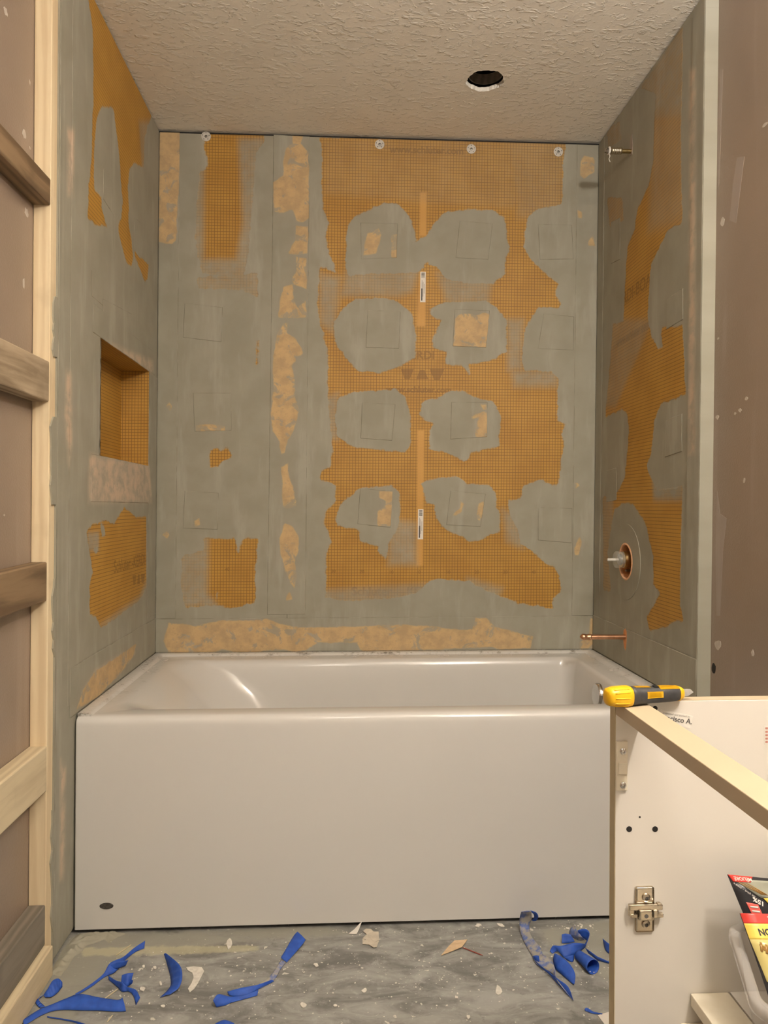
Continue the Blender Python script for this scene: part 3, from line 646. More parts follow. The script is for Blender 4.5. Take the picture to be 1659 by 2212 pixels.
# right wall: board with the valve hole, strips, patches
vc = uv_right((1352, 1213)); RH = .053
board('foam_board', 'right', wall_right, yR, -.001, .012, vtop, thick=TR-.0003, holes=[(vc[0]-.09, vc[0]+.09, vc[1]-.09, vc[1]+.09, RH)])
zr = uv_right((1300, 1338))[1]
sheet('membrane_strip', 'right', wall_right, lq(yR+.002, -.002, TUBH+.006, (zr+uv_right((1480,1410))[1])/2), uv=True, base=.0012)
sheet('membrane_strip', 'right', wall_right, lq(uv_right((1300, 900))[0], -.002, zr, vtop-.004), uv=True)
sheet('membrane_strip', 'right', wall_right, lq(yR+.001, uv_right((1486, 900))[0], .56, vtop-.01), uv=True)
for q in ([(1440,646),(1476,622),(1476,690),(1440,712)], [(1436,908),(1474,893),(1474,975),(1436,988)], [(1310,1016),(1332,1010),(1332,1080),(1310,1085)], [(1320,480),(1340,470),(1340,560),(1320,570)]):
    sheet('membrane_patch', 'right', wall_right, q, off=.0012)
# round seal around the valve, with its raised edge
def seal():
    N = 56; UV = []; O = []; faces = []
    prof = [(.118, 0.), (.118, .0014), (.08, .0016), (RH+.012, .0016), (RH+.0025, .0012)]
    for r, o in prof:
        for k in range(N): a = 2*math.pi*k/N; UV.append((vc[0]+r*math.cos(a), vc[1]+r*math.sin(a))); O.append(o)
    for i in range(len(prof)-1):
        for k in range(N): faces.append((i*N+k, i*N+(k+1) % N, (i+1)*N+(k+1) % N, (i+1)*N+k))
    me = mesh('valve_seal', [world('right', u, v, o) for (u, v), o in zip(UV, O)], faces)
    set_fields(me, 'right', [p[0] for p in UV], [p[1] for p in UV], True); link('valve_seal', me, SURF, wall_right)
seal()
vb = Vector(world('right', vc[0], vc[1], 0))
lathe('hole_rim', vb, (-1, 0, 0), [(RH+.004, -.001), (RH+.0055, .002), (RH+.001, .0035), (RH-.001, .001), (RH, -.0127), (RH+.001, -.028)], M_['foamlip'], wall_right, 40, False)
lathe('hole_liner', vb, (-1, 0, 0), [(RH-.0005, .0005), (RH-.001, -.0295)], M_['foam'], wall_right, 40, False)
lathe('hole_cavity', vb, (-1, 0, 0), [(RH-.0015, -.0288), (.001, -.0292)], M_['dark'], wall_right, 40, False)
# pipes and valve standing out of the right wall
sv = empty('shower_valve', vb, 'brass mixing valve with a clear cap in the round orange hole', 'valve')
def px_x(px, py, y): return on_y(px, py, y)
xt = on_y(1341, 1210, vc[0]).x; xc = on_y(1329, 1210, vc[0]).x; xe = on_y(1312, 1210, vc[0]).x
ax = (-1, 0, 0); zv = on_y(1335, 1209, vc[0]).z; vb2 = Vector((vb.x, vb.y, zv))
Lb = vb.x-xt
lathe('valve_body', vb2, ax, [(.034, -.0275), (.034, -.018), (.027, -.016), (.026, Lb*.55), (.0235, Lb*.6), (.0235, Lb*.98), (.022, Lb)], M_['brass'], sv, 28)
lathe('clear_cap', vb2, ax, [(.0245, Lb-.006), (.0265, Lb+.001), (.0265, vb.x-xc-.003), (.024, vb.x-xc), (.003, vb.x-xc)], M_['clearcap'], sv, 28, False)
lathe('cartridge', vb2, ax, [(.0175, Lb), (.0175, Lb+.006), (.009, Lb+.008)], M_['steel'], sv, 20)
lathe('stem', vb2, ax, [(.0042, Lb), (.0042, vb.x-xe-.001), (.003, vb.x-xe)], M_['white'], sv, 12)
for k in range(4): a = k*math.pi/2+.4; lathe('valve_screw', vb2+Vector((0, math.cos(a)*.038, math.sin(a)*.038)), ax, [(.004, -.028), (.004, -.006), (.0025, -.0045)], M_['steel'], sv, 10)
# copper spout pipe
pb = on_side(1352, 1376, W); xe = on_y(1253, 1376, pb.y)
sp = empty('spout_pipe', pb, 'copper tub spout stub with capped end above the tub deck', 'pipe')
L = pb.x-xe.x; tilt = (-1, 0, (xe.z-pb.z)/L)
lathe('copper_tube', pb+Vector((.002, 0, 0)), tilt, [(.0078, 0), (.0078, L-.030)], M_['copper'], sp, 20)
lathe('end_cap', pb, tilt, [(.0078, L-.034), (.0098, L-.032), (.0098, L-.026), (.0085, L-.024), (.0085, L-.018), (.0098, L-.016), (.0098, L-.008), (.006, L-.003), (.002, L)], M_['copper'], sp, 20)
pl = [(pb.y+.001+a, pb.z+b) for a, b in ((-.013, .02), (0, .026), (.012, .018), (.014, -.004), (.011, -.02), (.004, -.035), (-.004, -.042), (-.011, -.03), (-.014, -.01))]
plate('torn_flange', pl, .0028, lambda a, b, f: world('right', a, b, f), M_['foam'], wall_right)
# shower arm stub
sb = on_side(1363, 327, W); se = on_y(1306, 327, sb.y); L = sb.x-se.x
sa = empty('shower_arm_stub', sb, 'short brass shower arm nipple under the ceiling, wrapped with white thread tape', 'pipe fitting')
lathe('nipple', sb+Vector((.002, 0, 0)), ax, [(.0065, 0), (.0065, L*.45), (.0075, L*.46)], M_['brass'], sa, 18)
bm = bmesh.new(); add_lathe(bm, sb, ax, [(.0095, L*.36), (.0102, L*.38)]+[(.0098+.0008*(k % 2), L*(.38+.035*k)) for k in range(12)]+[(.0112, L*.80), (.0112, L*.84)], 20); bm_obj('threaded_sleeve', bm, M_['brassdull'], sa)
lathe('plug', sb, ax, [(.0085, L*.84), (.0085, L*.93), (.006, L*.94), (.006, L)], M_['steel'], sa, 6, smooth=False)
lathe('thread_tape', sb, ax, [(.0103, L*.80), (.0118, L*.81), (.0118, L*.86), (.0100, L*.87)], M_['white'], sa, 18)
q = sb+Vector((-L*.82, 0, -.010)); bm = bmesh.new(); add_tube(bm, [q, q+Vector((.001, -.003, -.008)), q+Vector((-.002, -.002, -.016)), q+Vector((.0015, -.003, -.026))], .0011, 6); bm_obj('thread_tape_tail', bm, M_['white'], sa)
plate('board_tear', [(sb.y+a, sb.z+b) for a, b in ((-.016, .012), (-.008, .05), (.004, .045), (.012, .012), (.012, -.012), (-.012, -.014))], .0008, lambda a, b, f: world('right', a, b, f), M_['fillerdim'], wall_right)
wall_text('printed_name', 'right', wall_right, 'KERDI-BOARD', (1376, 625), .055, bold=.001, mir=-1)
wall_text('printed_name', 'right', wall_right, 'www.schluter.com', (1366, 722), .035, bold=.001, mir=-1)
# marks on the right painted wall
fr = lambda a, b, f: (W+LEAN*(b-.52)+TR-f, a, b)
def on_r(px, py): return on_side(px, py, W+TR)
for px, py, rx, ry in ((1561, 480, 4, 8), (1613, 861, 3, 3.5), (1599, 886, 3, 4), (1588, 893, 2, 2.5), (1550, 901, 3.5, 4), (1608, 1038, 2, 5), (1551, 1393, 7, 9), (1626, 1411, 2.5, 6), (1552, 731, 2, 2), (1652, 270, 5, 3)):
    c = on_r(px, py); k = (c-CAM).length/F
    plate('filler_spot', blob(c.y, c.z, rx*k*1.8, ry*k, 11, .28), .0007, fr, M_['filler'], wall_right)
for pts in ([(1592,340),(1608,338),(1598,420),(1590,482),(1576,476),(1583,400)], [(1549,1060),(1556,1110),(1570,1120),(1562,1190),(1556,1330),(1548,1330),(1546,1200)], [(1556,150),(1562,150),(1556,330),(1552,420),(1549,330)]):
    plate('filler_streak', [(on_r(*p).y, on_r(*p).z) for p in pts], .0003, fr, M_['fillerdim'], wall_right)
c = on_r(1542, 1444); plate('wall_hole', blob(c.y, c.z, .010, .013, 12, .1), .0005, fr, M_['dark'], wall_right)
fl = lambda a, b, f: (LEAN*(b-.52)-.041+f, a, b)
for px, py, rx, ry in ((12, 25, 4, 6), (64, 178, 1.5, 4), (52, 290, 4, 8), (57, 460, 4, 8), (51, 612, 2, 9), (9, 1113, 2, 2), (64, 320, 2, 3)):
    c = on_side(px, py, -.041); k = (c-CAM).length/F
    plate('filler_spot', blob(c.y, c.z, rx*k*1.8, ry*k, 11, .28), .0006, fl, M_['filler'], wall_left)

# ---------------------------------------------------------------- bathtub
def rrect(x0, x1, y0, y1, rl, rr, n=14):
    out = []
    for (cx, cy, r, a0) in ((x1-rr, y1-rr, rr, 0), (x0+rl, y1-rl, rl, 90), (x0+rl, y0+rl, rl, 180), (x1-rr, y0+rr, rr, 270)):
        for k in range(n): a = math.radians(a0+90*k/(n-1)); out.append((cx+r*math.cos(a), cy+r*math.sin(a)))
    return out
def build_tub():
    root = empty('bathtub', (W/2, -TUBD/2, 0), 'white skirted alcove bathtub between the grey smeared walls', 'bathtub')
    T = TUBH; X0, X1, Y0, Y1 = .004, W-.004, -TUBD, -.004
    rings = [  # z, left, right, front, back inset, corner left, corner right
      (.012, 0, 0, .012, 0, .004, .004), (.012, 0, 0, 0, 0, .004, .004), (.03, 0, 0, 0, 0, .004, .004), (T-.040, 0, 0, 0, 0, .004, .004), (T-.022, 0, 0, 0, 0, .004, .004), (T-.014, 0, 0, .0012, 0, .004, .004), (T-.007, 0, 0, .004, 0, .004, .004), (T-.002, .001, .001, .009, .001, .004, .004), (T, .002, .002, .015, .002, .004, .004),
      (T, .035, .035, .030, .035, .01, .01), (T-.0008, .060, .088, .068, .088, .05, .03), (T-.003, .078, .098, .0735, .102, .09, .04), (T-.012, .098, .104, .0775, .108, .11, .045), (T-.03, .135, .109, .084, .112, .13, .05), (T-.06, .175, .113, .088, .116, .15, .05),
      (T-.11, .225, .119, .094, .122, .165, .055), (T-.19, .280, .128, .102, .132, .18, .06), (T-.28, .330, .138, .112, .146, .18, .07), (T-.36, .385, .150, .125, .18, .18, .08), (T-.40, .44, .18, .155, .205, .16, .08), (T-.415, .50, .24, .21, .25, .12, .07)]
    V, Fc, D = [], [], []; m = 56
    for i, (z, l, r, f, b, cl, cr) in enumerate(rings):
        for x, y in rrect(X0+l, X1-r, Y0+f, Y1-b, cl, cr):
            V.append((x+LEAN*(z-.52)*.8, y, z))
            e = min(x-X0, Y1-y, X1-x); D.append((max(0., 1-abs(e-.03)/.05)*.9 if min(x-X0, X1-x, Y1-y) < .1 and y > Y0+.02 else 0.) if z > T-.008 and y > Y0+.14 else 0.)
    for i in range(len(rings)-1):
        for k in range(m): Fc.append((i*m+k, i*m+(k+1) % m, (i+1)*m+(k+1) % m, (i+1)*m+k))
    Fc.append(tuple(range((len(rings)-1)*m, len(rings)*m)))
    me = mesh('tub_shell', V, Fc); me.attributes.new('dirt', 'FLOAT', 'POINT').data.foreach_set('value', D)
    o = link('tub_shell', me, M_['tub'], root, True); md = o.modifiers.new('edges', 'EDGE_SPLIT'); md.split_angle = math.radians(50)
    # raised tiling flange on three sides
    fl = bmesh.new(); path = [(X0+.012, Y0+.012), (X0+.012, Y1-.012), (X1-.012, Y1-.012), (X1-.012, Y0+.012)]
    w = [(-.011, 0), (-.011, .006), (-.007, .0075), (.012, .0075), (.018, .006), (.024, .0015), (.028, -.002)]
    V, Fc, D = [], [], []
    corner = []
    for i, (x, y) in enumerate(path):
        for (a, h) in w:
            if i == 0: p = (x+a, y, T+h-(.003 if a > .0 else 0))
            elif i == 1: p = (x+a, y-a, T+h)
            elif i == 2: p = (x-a, y-a, T+h)
            else: p = (x-a, y, T+h)
            V.append(p); D.append(1. if a < .02 else .6)
    k = len(w); segs = []
    # subdivide each run so the dirt has room
    V2, D2, rows = [], [], 0
    for s in range(3):
        n = 30
        for t in range(n+(s == 2)):
            for q in range(k):
                A, B = Vector(V[s*k+q]), Vector(V[(s+1)*k+q]); V2.append(A.lerp(B, t/n)); D2.append(D[q])
            rows += 1
    for r in range(rows-1):
        for q in range(k-1): Fc.append((r*k+q, (r+1)*k+q, (r+1)*k+q+1, r*k+q+1))
    Fc.append(tuple(range(k))); Fc.append(tuple((rows-1)*k+q for q in range(k-1, -1, -1)))
    me = mesh('tiling_flange', V2, Fc); me.attributes.new('dirt', 'FLOAT', 'POINT').data.foreach_set('value', [d*.9 for d in D2])
    o = link('tiling_flange', me, M_['tub'], root, True); md = o.modifiers.new('edges', 'EDGE_SPLIT'); md.split_angle = math.radians(55)
    bm = bmesh.new(); bm.from_mesh(me); bmesh.ops.recalc_face_normals(bm, faces=bm.faces); bm.to_mesh(me); bm.free()
    box('toe_gap', (X0+.003, Y0+.02, .0005), (X1-.003, Y1-.02, .011), M_['dark'], root)
    # oval badge
    c = on_y(230, 1957, -TUBD); bd = Vector((c.x, -TUBD+.0005, c.z))
    b = lathe('badge', bd, (0, -1, 0), [(.0165, 0), (.0165, .0010), (.0155, .0018), (.0142, .0018), (.0136, .0012), (.001, .0012)], M_['badge'], root, 32, True, True, 1, .47)
    b['label'] = 'small dark oval badge low on the skirt'
    # overflow plate in the right end
    c = on_y(1300, 1502, -.40); p = Vector((X1-.1145, -.40, c.z))
    lathe('overflow_plate', p, (-1, 0, .05), [(.036, -.004), (.036, .004), (.033, .008), (.012, .010), (.001, .010)], M_['chrome'], root, 32)
    return root
build_tub()

# ---------------------------------------------------------------- vanity cabinet
YP = -1.678
pA = on_y(1328, 1750, YP); XC = pA.x; ZT = on_y(1460, 1513.5, YP).z
vn = empty('vanity_cabinet', (XC+.25, YP-.3, 0), 'open white vanity cabinet without doors at the right of the tub', 'cabinet')
XW = W-.004+.012; YN = YP-.62
def disc_hole(px, py, r, parent):
    c = on_y(px, py, YP); lathe('drilled_hole', (c.x, YP, c.z), (0, -1, 0), [(r, 0), (r, .0003), (.00001, .0003)], M_['dark'], parent, 18, False)
def cab():
    p = box('side_panel', (XC+.0008, YP, .10), (XW, YP+.018, ZT-.0004), M_['melamine'], vn, .0004, 1)
    box('edge_band', (XC, YP, .10), (XC+.0008, YP+.018, ZT), M_['edgeband'], p)
    box('top_edge', (XC, YP+.0004, ZT-.0004), (XW, YP+.0176, ZT+.0003), M_['rail'], p)
    for x, y, r in ((1359, 1791, .0037), (1415, 1791, .0037), (1382, 1765, .0012), (1415, 1530, .0032)): disc_hole(x, y, r, p)
    q = box('side_panel', (XC+.0008, YN-.018, .10), (XW, YN, ZT), M_['melamine'], vn, .0004, 1)
    box('edge_band', (XC, YN-.018, .10), (XC+.0008, YN, ZT), M_['edgeband'], q)
    x1 = on_y(1389, 1516, YP).x
    box('top_rail', (XC+.0004, YN+.0005, ZT-.0165), (x1, YP-.0005, ZT+.0002), M_['rail'], vn, .0008, 2)
    box('top_rail', (XW-.06, YN+.0005, ZT-.0165), (XW-.001, YP-.0005, ZT), M_['melamine'], vn, .0008, 2)
    box('back_panel', (XW-.005, YN+.0005, .12), (XW-.0008, YP-.0005, ZT-.02), M_['melamine'], vn)
    zr = on_y(1491, 2145, YP).z; xa = on_y(1491, 2145, YP).x; xb = on_y(1573, 2141, YP).x
    box('lower_rail', (xa, YN+.0005, zr-.016), (xb, YP-.0005, zr), M_['cream'], vn, .0012, 2)
    zs = on_y(1490, 2208, YP).z; xs = on_y(1470, 2208, YP).x
    box('shelf', (xs, YN+.0005, zs-.016), (XW-.006, YP-.0005, zs), M_['cream'], vn, .0012, 2)
    box('shelf_support', (xb+.002, YN+.0005, zs+.0003), (XW-.006, YP-.0005, zr), M_['melamine'], vn)
    box('base_panel', (XC+.001, YN+.0005, .10), (XW-.006, YP-.0005, .116), M_['melamine'], vn)
    box('toe_kick', (XC+.05, YN, .0), (XC+.066, YP+.017, .0995), M_['melamine'], vn)
    # corner bracket with two screws
    P = lambda x, y: on_y(x, y, YP)
    a, b = P(1329, 1600), P(1354, 1706)
    br = box('corner_bracket', (a.x, YP-.0035, b.z), (b.x, YP, a.z), M_['cream'], vn, .0012, 2)
    a2, b2 = P(1333, 1645), P(1352, 1670); box('bracket_rib', (a2.x, YP-.0055, b2.z), (b2.x, YP-.0034, a2.z), M_['cream'], br, .0008)
    for y in (1621, 1694):
        c = P(1343.5, y); s = lathe('screw', (c.x, YP-.0034, c.z), (0, -1, 0), [(.0042, 0), (.0040, .0016), (.0026, .0028), (.0018, .003), (.0015, .0012), (.0002, .0012)], M_['chrome'], br, 18)
    # hinge mounting plate
    a, b = P(1371, 1914), P(1411, 2010); hp = box('hinge_plate', (a.x, YP-.0030, b.z), (b.x, YP-.0001, a.z), M_['nickel'], vn, .0028, 3)
    cx = (a.x+b.x)/2
    def pb(name, x0, y0, x1, y1, d0, d1, bev=.0012): A, B = P(x0, y0), P(x1, y1); return box(name, (A.x, YP-d1, B.z), (B.x, YP-d0, A.z), M_['nickel'], hp, bev, 2)
    pb('plate_wing', 1354, 1948, 1426, 1958, .0031, .0090); pb('plate_wing', 1357, 1968, 1373, 1976, .0020, .0085); pb('plate_wing', 1413, 1967, 1428, 1975, .0020, .0085)
    pb('wing_arm', 1354, 1957, 1366, 1973, .0030, .0075); pb('wing_arm', 1414, 1944, 1423, 1950, .0031, .0100)
    pb('raised_block', 1374, 1957, 1402, 1978, .0029, .0125, .0018); pb('raised_block', 1404, 1957, 1415, 1974, .0029, .0110, .0014); pb('raised_boss', 1376, 1976, 1409, 1983, .0028, .0062)
    for x, y in ((1393.5, 1936), (1393, 1993)):
        c = P(x, y); s = lathe('screw', (c.x, YP-.0028, c.z), (0, -1, 0), [(.0056, 0), (.0050, .0022), (.0028, .0032), (.0024, .0032), (.0018, .0018), (.0002, .0018)], M_['nickel'], hp, 20)
        bm = bmesh.new(); add_box(bm, (c.x-.0022, YP-.0064, c.z-.0005), (c.x+.0022, YP-.0045, c.z+.0005)); add_box(bm, (c.x-.0005, YP-.0064, c.z-.0022), (c.x+.0005, YP-.0045, c.z+.0022)); bm_obj('screw_cross', bm, M_['ink'], hp)
    c = P(1388, 1968); lathe('cam_hole', (c.x, YP-.0124, c.z), (0, -1, 0), [(.0026, 0), (.0026, .0003), (.0002, .0003)], M_['ink'], hp, 14)
    # stickers on the panel
    q = [P(1427, 1532), P(1497, 1547), P(1490, 1573), P(1420, 1562)]
    st = plate('paper_sticker', [(v.x, v.z) for v in q], .0004, lambda a, b, f: (a, YP-f, b), M_['paper'], p)
    def lab(name, s, c, size, rot, mat, par, bold=0.):
        V, Fc = text_mesh(s, size, 1., bold); ca, sa = math.cos(rot), math.sin(rot)
        me = mesh(name, [(c.x+v[0]*ca-v[1]*sa, YP-.0007, c.z+v[0]*sa+v[1]*ca) for v in V], Fc); return link(name, me, mat, par)
    lab('sticker_name', 'Francisco A.', P(1457.5, 1553.5), .0092, -.17, M_['ink'], st, .0002)
    lab('sticker_small_print', 'Inspected and packed by', P(1461, 1544), .0036, -.16, M_['inkgrey'], st)
    lab('sticker_small_print', 'with care', P(1455, 1566), .0036, -.16, M_['inkgrey'], st)
    q = [P(1650, 1568), P(1690, 1566), P(1690, 1606), P(1651, 1608)]
    st = plate('paper_sticker', [(v.x, v.z) for v in q], .0004, lambda a, b, f: (a, YP-f, b), M_['paper'], p)
    bm = bmesh.new()
    for k in range(5):
        for j in range(5): A = P(1653+7*j, 1571+7.4*k); add_box(bm, (A.x, YP-.0007, A.z-.0024), (A.x+.0032, YP-.0004, A.z))
    bm_obj('red_print', bm, M_['inkred'], st)
    return zr, xb
ZR, XB = cab()

# ---------------------------------------------------------------- utility knife on the cabinet corner
def knife():
    A = on_y(1309, 1505, YP-.028); B = on_y(1472, 1494, YP-.002)
    A.z = ZT+.0128; B.z = ZT+.0105
    root = empty('utility_knife', (A+B)/2-Vector((0, 0, .0125)), 'yellow and black utility knife lying on the cabinet corner', 'knife')
    d = B-A; L = d.length; a = d.normalized(); s = Vector((a.y, -a.x, 0)).normalized(); n = s.cross(a); n = n if n.z > 0 else -n
    def rad(t):   # half width, half height along the handle
        K = [(0, .006, .007), (.03, .0105, .0105), (.12, .012, .0120), (.25, .0125, .0122), (.40, .0112, .0108), (.6, .0108, .0100), (.8, .0115, .0098), (.93, .0100, .0090), (.98, .0085, .0075), (1, .0060, .0050)]
        for (t0, w0, h0), (t1, w1, h1) in zip(K, K[1:]):
            if t <= t1: f = (t-t0)/(t1-t0); f = f*f*(3-2*f); return w0+(w1-w0)*f, h0+(h1-h0)*f
        return K[-1][1:]
    def pt(t, ang, k=1.):
        w, h = rad(t); c, si = math.cos(ang), math.sin(ang); e = .75
        return A+a*(L*t)+s*(w*k*math.copysign(abs(c)**e, c))+n*(h*k*math.copysign(abs(si)**e, si))
    def shell(name, t0, t1, mat, k=1., a0=0, a1=2*math.pi, nt=12, na=28, par=root):
        full = a1-a0 > 6.2; bm = bmesh.new(); R = []
        for i in range(nt+1):
            t = t0+(t1-t0)*i/nt; R.append([bm.verts.new(pt(t, a0+(a1-a0)*j/na, k)) for j in range(na if full else na+1)])
        for i in range(nt):
            for j in range(len(R[0])-(0 if full else 1)): q = (j+1) % len(R[0]); bm.faces.new((R[i][j], R[i][q], R[i+1][q], R[i+1][j]))
        if full: bm.faces.new(R[0]); bm.faces.new(R[-1])
        else:   # a raised pad with its own edge
            bmesh.ops.solidify(bm, geom=bm.faces[:], thickness=.0006)
        return bm_obj(name, bm, mat, par, True)
    shell('handle_butt', 0, .29, M_['yellow'], 1.03); shell('rubber_grip', .285, .955, M_['rubber']); shell('nose_ring', .925, 1.0, M_['yellow'], 1.05, nt=6)
    for j in range(5):   # grip ribs on the butt
        ang = -.9+.45*j; bm = bmesh.new(); add_tube(bm, [pt(.06+.03*i, ang+math.pi*1.0 if False else ang, 1.02) for i in range(7)], .0009, 6); bm_obj('butt_rib', bm, M_['yellow'], root, True)
    import itertools
    side = math.atan2(0, 1)
    # find the angle that faces the viewer
    best = max((k*.1 for k in range(63)), key=lambda g: (pt(.5, g)-(A+a*(L*.5))).normalized().dot((CAM-A).normalized()*Vector((1, 1, 1))))
    shell('yellow_inlay', .47, .68, M_['yellow'], 1.035, best-.30, best+.30, 6, 8)
    shell('yellow_inlay', .66, .97, M_['yellow'], 1.03, math.pi/2-.75, math.pi/2+.35, 8, 8); shell('yellow_inlay', .36, .56, M_['yellow'], 1.03, math.pi/2-.3, math.pi/2+.25, 6, 6)
    shell('slide_button', .60, .66, M_['rubber'], 1.12, math.pi/2-.4, math.pi/2+.4, 4, 6)
    T = A+a*L; tip = on_y(1498, 1492, YP+.004); bm = bmesh.new(); e = T-a*.006
    P = [e+n*.0048, e-n*.0050, T+a*.009-n*.0044, T+a*.0175+n*.0002, T+a*.013+n*.0040]
    top = [bm.verts.new(p+s*.0012) for p in P]; bot = [bm.verts.new(p-s*.0012) for p in P]
    bm.faces.new(top); bm.faces.new(bot[::-1])
    for k in range(5): bm.faces.new((top[k], bot[k], bot[(k+1) % 5], top[(k+1) % 5]))
    bm_obj('blade_holder', bm, M_['blade'], root)
knife()

# ---------------------------------------------------------------- plastic bin and screw packets inside the cabinet
def bin_():
    zt = ZR+.104
    a = on_z(1571, 1986, zt); b = on_z(1632, 2184, zt); dirn = (b-a); L = dirn.length; d = dirn.normalized(); w = Vector((-d.y, d.x, 0)); w = w if w.x > 0 else -w
    WD = .24
    root = empty('storage_bin', a+d*(L/2)+w*(WD/2)-Vector((0, 0, zt-ZR)), 'milky clear plastic bin of screw packets inside the vanity', 'bin')
    def ring(ins, z, r, n=8):
        out = []
        for (cx, cy, a0) in ((ins+r, ins+r, 180), (L-ins-r, ins+r, 270), (L-ins-r, WD-ins-r, 0), (ins+r, WD-ins-r, 90)):
            for k in range(n): g = math.radians(a0+90*k/(n-1)); p = a+d*(cx+r*math.cos(g))+w*(cy+r*math.sin(g)); out.append((p.x, p.y, z))
        return out
    def loft(name, rs, cap=None):
        m = len(rs[0]); V = [p for r in rs for p in r]; Fc = [(i*m+k, i*m+(k+1) % m, (i+1)*m+(k+1) % m, (i+1)*m+k) for i in range(len(rs)-1) for k in range(m)]
        if cap is not None: Fc.append(tuple(range(cap*m, cap*m+m)))
        bm = bmesh.new(); vs = [bm.verts.new(p) for p in V]
        for f in Fc: bm.faces.new([vs[i] for i in f])
        return bm_obj(name, bm, M_['clear'], root, True)
    loft('bin_body', [ring(.008, zt-.004, .022), ring(.014, zt-.05, .02), ring(.022, ZR+.006, .018), ring(.030, ZR+.0008, .014)], 3)
    loft('bin_rim', [ring(.009, zt-.006, .02), ring(.010, zt-.001, .02), ring(.007, zt, .022), ring(.001, zt, .026), ring(-.0015, zt-.002, .027), ring(-.002, zt-.011, .027), ring(0, zt-.012, .026)])
    return a, d, w, L, zt
BA, BD, BW, BL, BZ = bin_()
def packet(name, label, tl, tr, bl, ztl, items, depth=.003):
    """tl,tr,bl: corners in the scene; items drawn in packet coordinates s (across 0..1) and t (down 0..1)"""
    O = Vector(tl); S = Vector(tr)-O; T = Vector(bl)-O; N = S.cross(T).normalized(); N = N if N.y < 0 else -N
    def f(s, t, o=0.):
        bulge = depth*(1-(2*min(max(s, 0), 1)-1)**2)*(math.sin(math.pi*min(max(t, 0), 1)))
        wob = .0015*math.sin(7*s+4*t)*math.sin(5*t)
        return O+S*s+T*t+N*(bulge+wob+o)
    root = empty(name, O+S*.5+T, label, 'packet', 'screw packets in the bin')
    def patch(nm, s0, t0, s1, t1, mat, o, quad=None, n=8):
        o += .0007 if nm != 'pouch' else 0
        q = quad or [(s0, t0), (s1, t0), (s1, t1), (s0, t1)]; V, Fc = [], []
        for j in range(n+1):
            for i in range(n+1):
                a, b = i/n, j/n; s = (q[0][0]*(1-a)+q[1][0]*a)*(1-b)+(q[3][0]*(1-a)+q[2][0]*a)*b; t = (q[0][1]*(1-a)+q[1][1]*a)*(1-b)+(q[3][1]*(1-a)+q[2][1]*a)*b; V.append(f(s, t, o))
        for j in range(n):
            for i in range(n): k = j*(n+1)+i; Fc.append((k, k+1, k+n+2, k+n+1))
        ob = link(nm, mesh(nm, V, Fc), mat, root, True)
        md = ob.modifiers.new('thickness', 'SOLIDIFY'); md.thickness = .0012 if nm == 'pouch' else .00012; md.offset = 0
        return ob
    def text(s, cs, ct, size, mat, rot=0, bold=0.0, o=.0018):
        V, Fc = text_mesh(s, size, 1., bold); ca, sa = math.cos(rot), math.sin(rot); sl, tl_ = S.length, T.length
        V2 = [f(cs+(v[0]*ca-v[1]*sa)/sl, ct-(v[0]*sa+v[1]*ca)/tl_, o) for v in V]; return link('printed_words', mesh('printed_words', V2, Fc), mat, root)
    items(patch, text, f); return root
pi = math.pi
def pk1(patch, text, f):
    patch('pouch', 0, 0, 1, 1, M_['pblack'], 0)
    patch('picture_window', 0, 0, 0, 0, M_['pgrey'], .0006, [(.03, .03), (1, .0), (1, .15), (.20, .15)])
    patch('red_header', 0, 0, 0, 0, M_['pred'], .0009, [(0, 0), (.21, 0), (.17, .045), (.02, .05)])
    for k in range(3): patch('pictured_screw', 0, 0, 0, 0, M_['pbronze'], .0009, [(.06+.035*k, .052), (.075+.035*k, .052), (.235+.02*k, .125), (.22+.02*k, .128)], 2)
    patch('yellow_label', 0, 0, 0, 0, M_['pyellow'], .0010, [(.22, .15), (1, .09), (1, .45), (.34, .33)])
    text('MÉLIORÉ', .115, .022, .0058, M_['pwhite'], pi, .0001)
    text('15%', .165, .178, .0078, M_['pwhite'], pi-.45, .0003); text('de plus - more', .085, .105, .0042, M_['pwhite'], pi-.62)
    patch('red_badge', 0, 0, 0, 0, M_['ppink'], .0009, [(.055, .19), (.15, .20), (.155, .29), (.065, .29)])
    for k in range(2): patch('badge_line', .075, .215+.03*k, .14, .227+.03*k, M_['pwhite'], .0013, None, 2)
    text('MN', .33, .215, .0095, M_['pblack'], pi, .0003, .0022)
def pk2(patch, text, f):
    patch('pouch', 0, 0, 1, 1, M_['pblack'], 0)
    patch('red_header', 0, 0, 1, .065, M_['pred'], .0007)
    patch('yellow_band', 0, .065, 1, .165, M_['pyellow'], .0007)
    patch('picture_window', 0, 0, 0, 0, M_['ppale'], .0007, [(0, .165), (1, .165), (1, .70), (0.02, .42)])
    patch('pictured_screw', 0, 0, 0, 0, M_['pbronze'], .0011, [(.06, .225), (.06, .195), (.60, .395), (.58, .435)], 6)
    for k in range(3): patch('pictured_thread', 0, 0, 0, 0, M_['pbronze'], .0013, [(.05+.035*k, .238+.013*k), (.07+.035*k, .180+.013*k), (.085+.035*k, .186+.013*k), (.068+.035*k, .244+.013*k)], 2)
    text('AMÉLIORÉ', .33, .034, .0080, M_['pwhite'], pi, .0003); text('CONSTRUCTION', .345, .117, .0098, M_['pblack'], pi, .0003)
    text('vis à bois - wood screws', .25, .53, .0050, M_['pwhite'], pi-.5); text('2 1/2 in', .15, .46, .0055, M_['pwhite'], pi-.5)
    patch('red_badge', .14, .66, .34, .76, M_['ppink'], .0009)
P1 = on_y(1571, 1889, YP-.035); p1r = on_y(1571+330, 1920, YP-.035); p1b = on_y(1645, 2075, YP-.075); p1r = P1+(p1r-P1).normalized()*.15
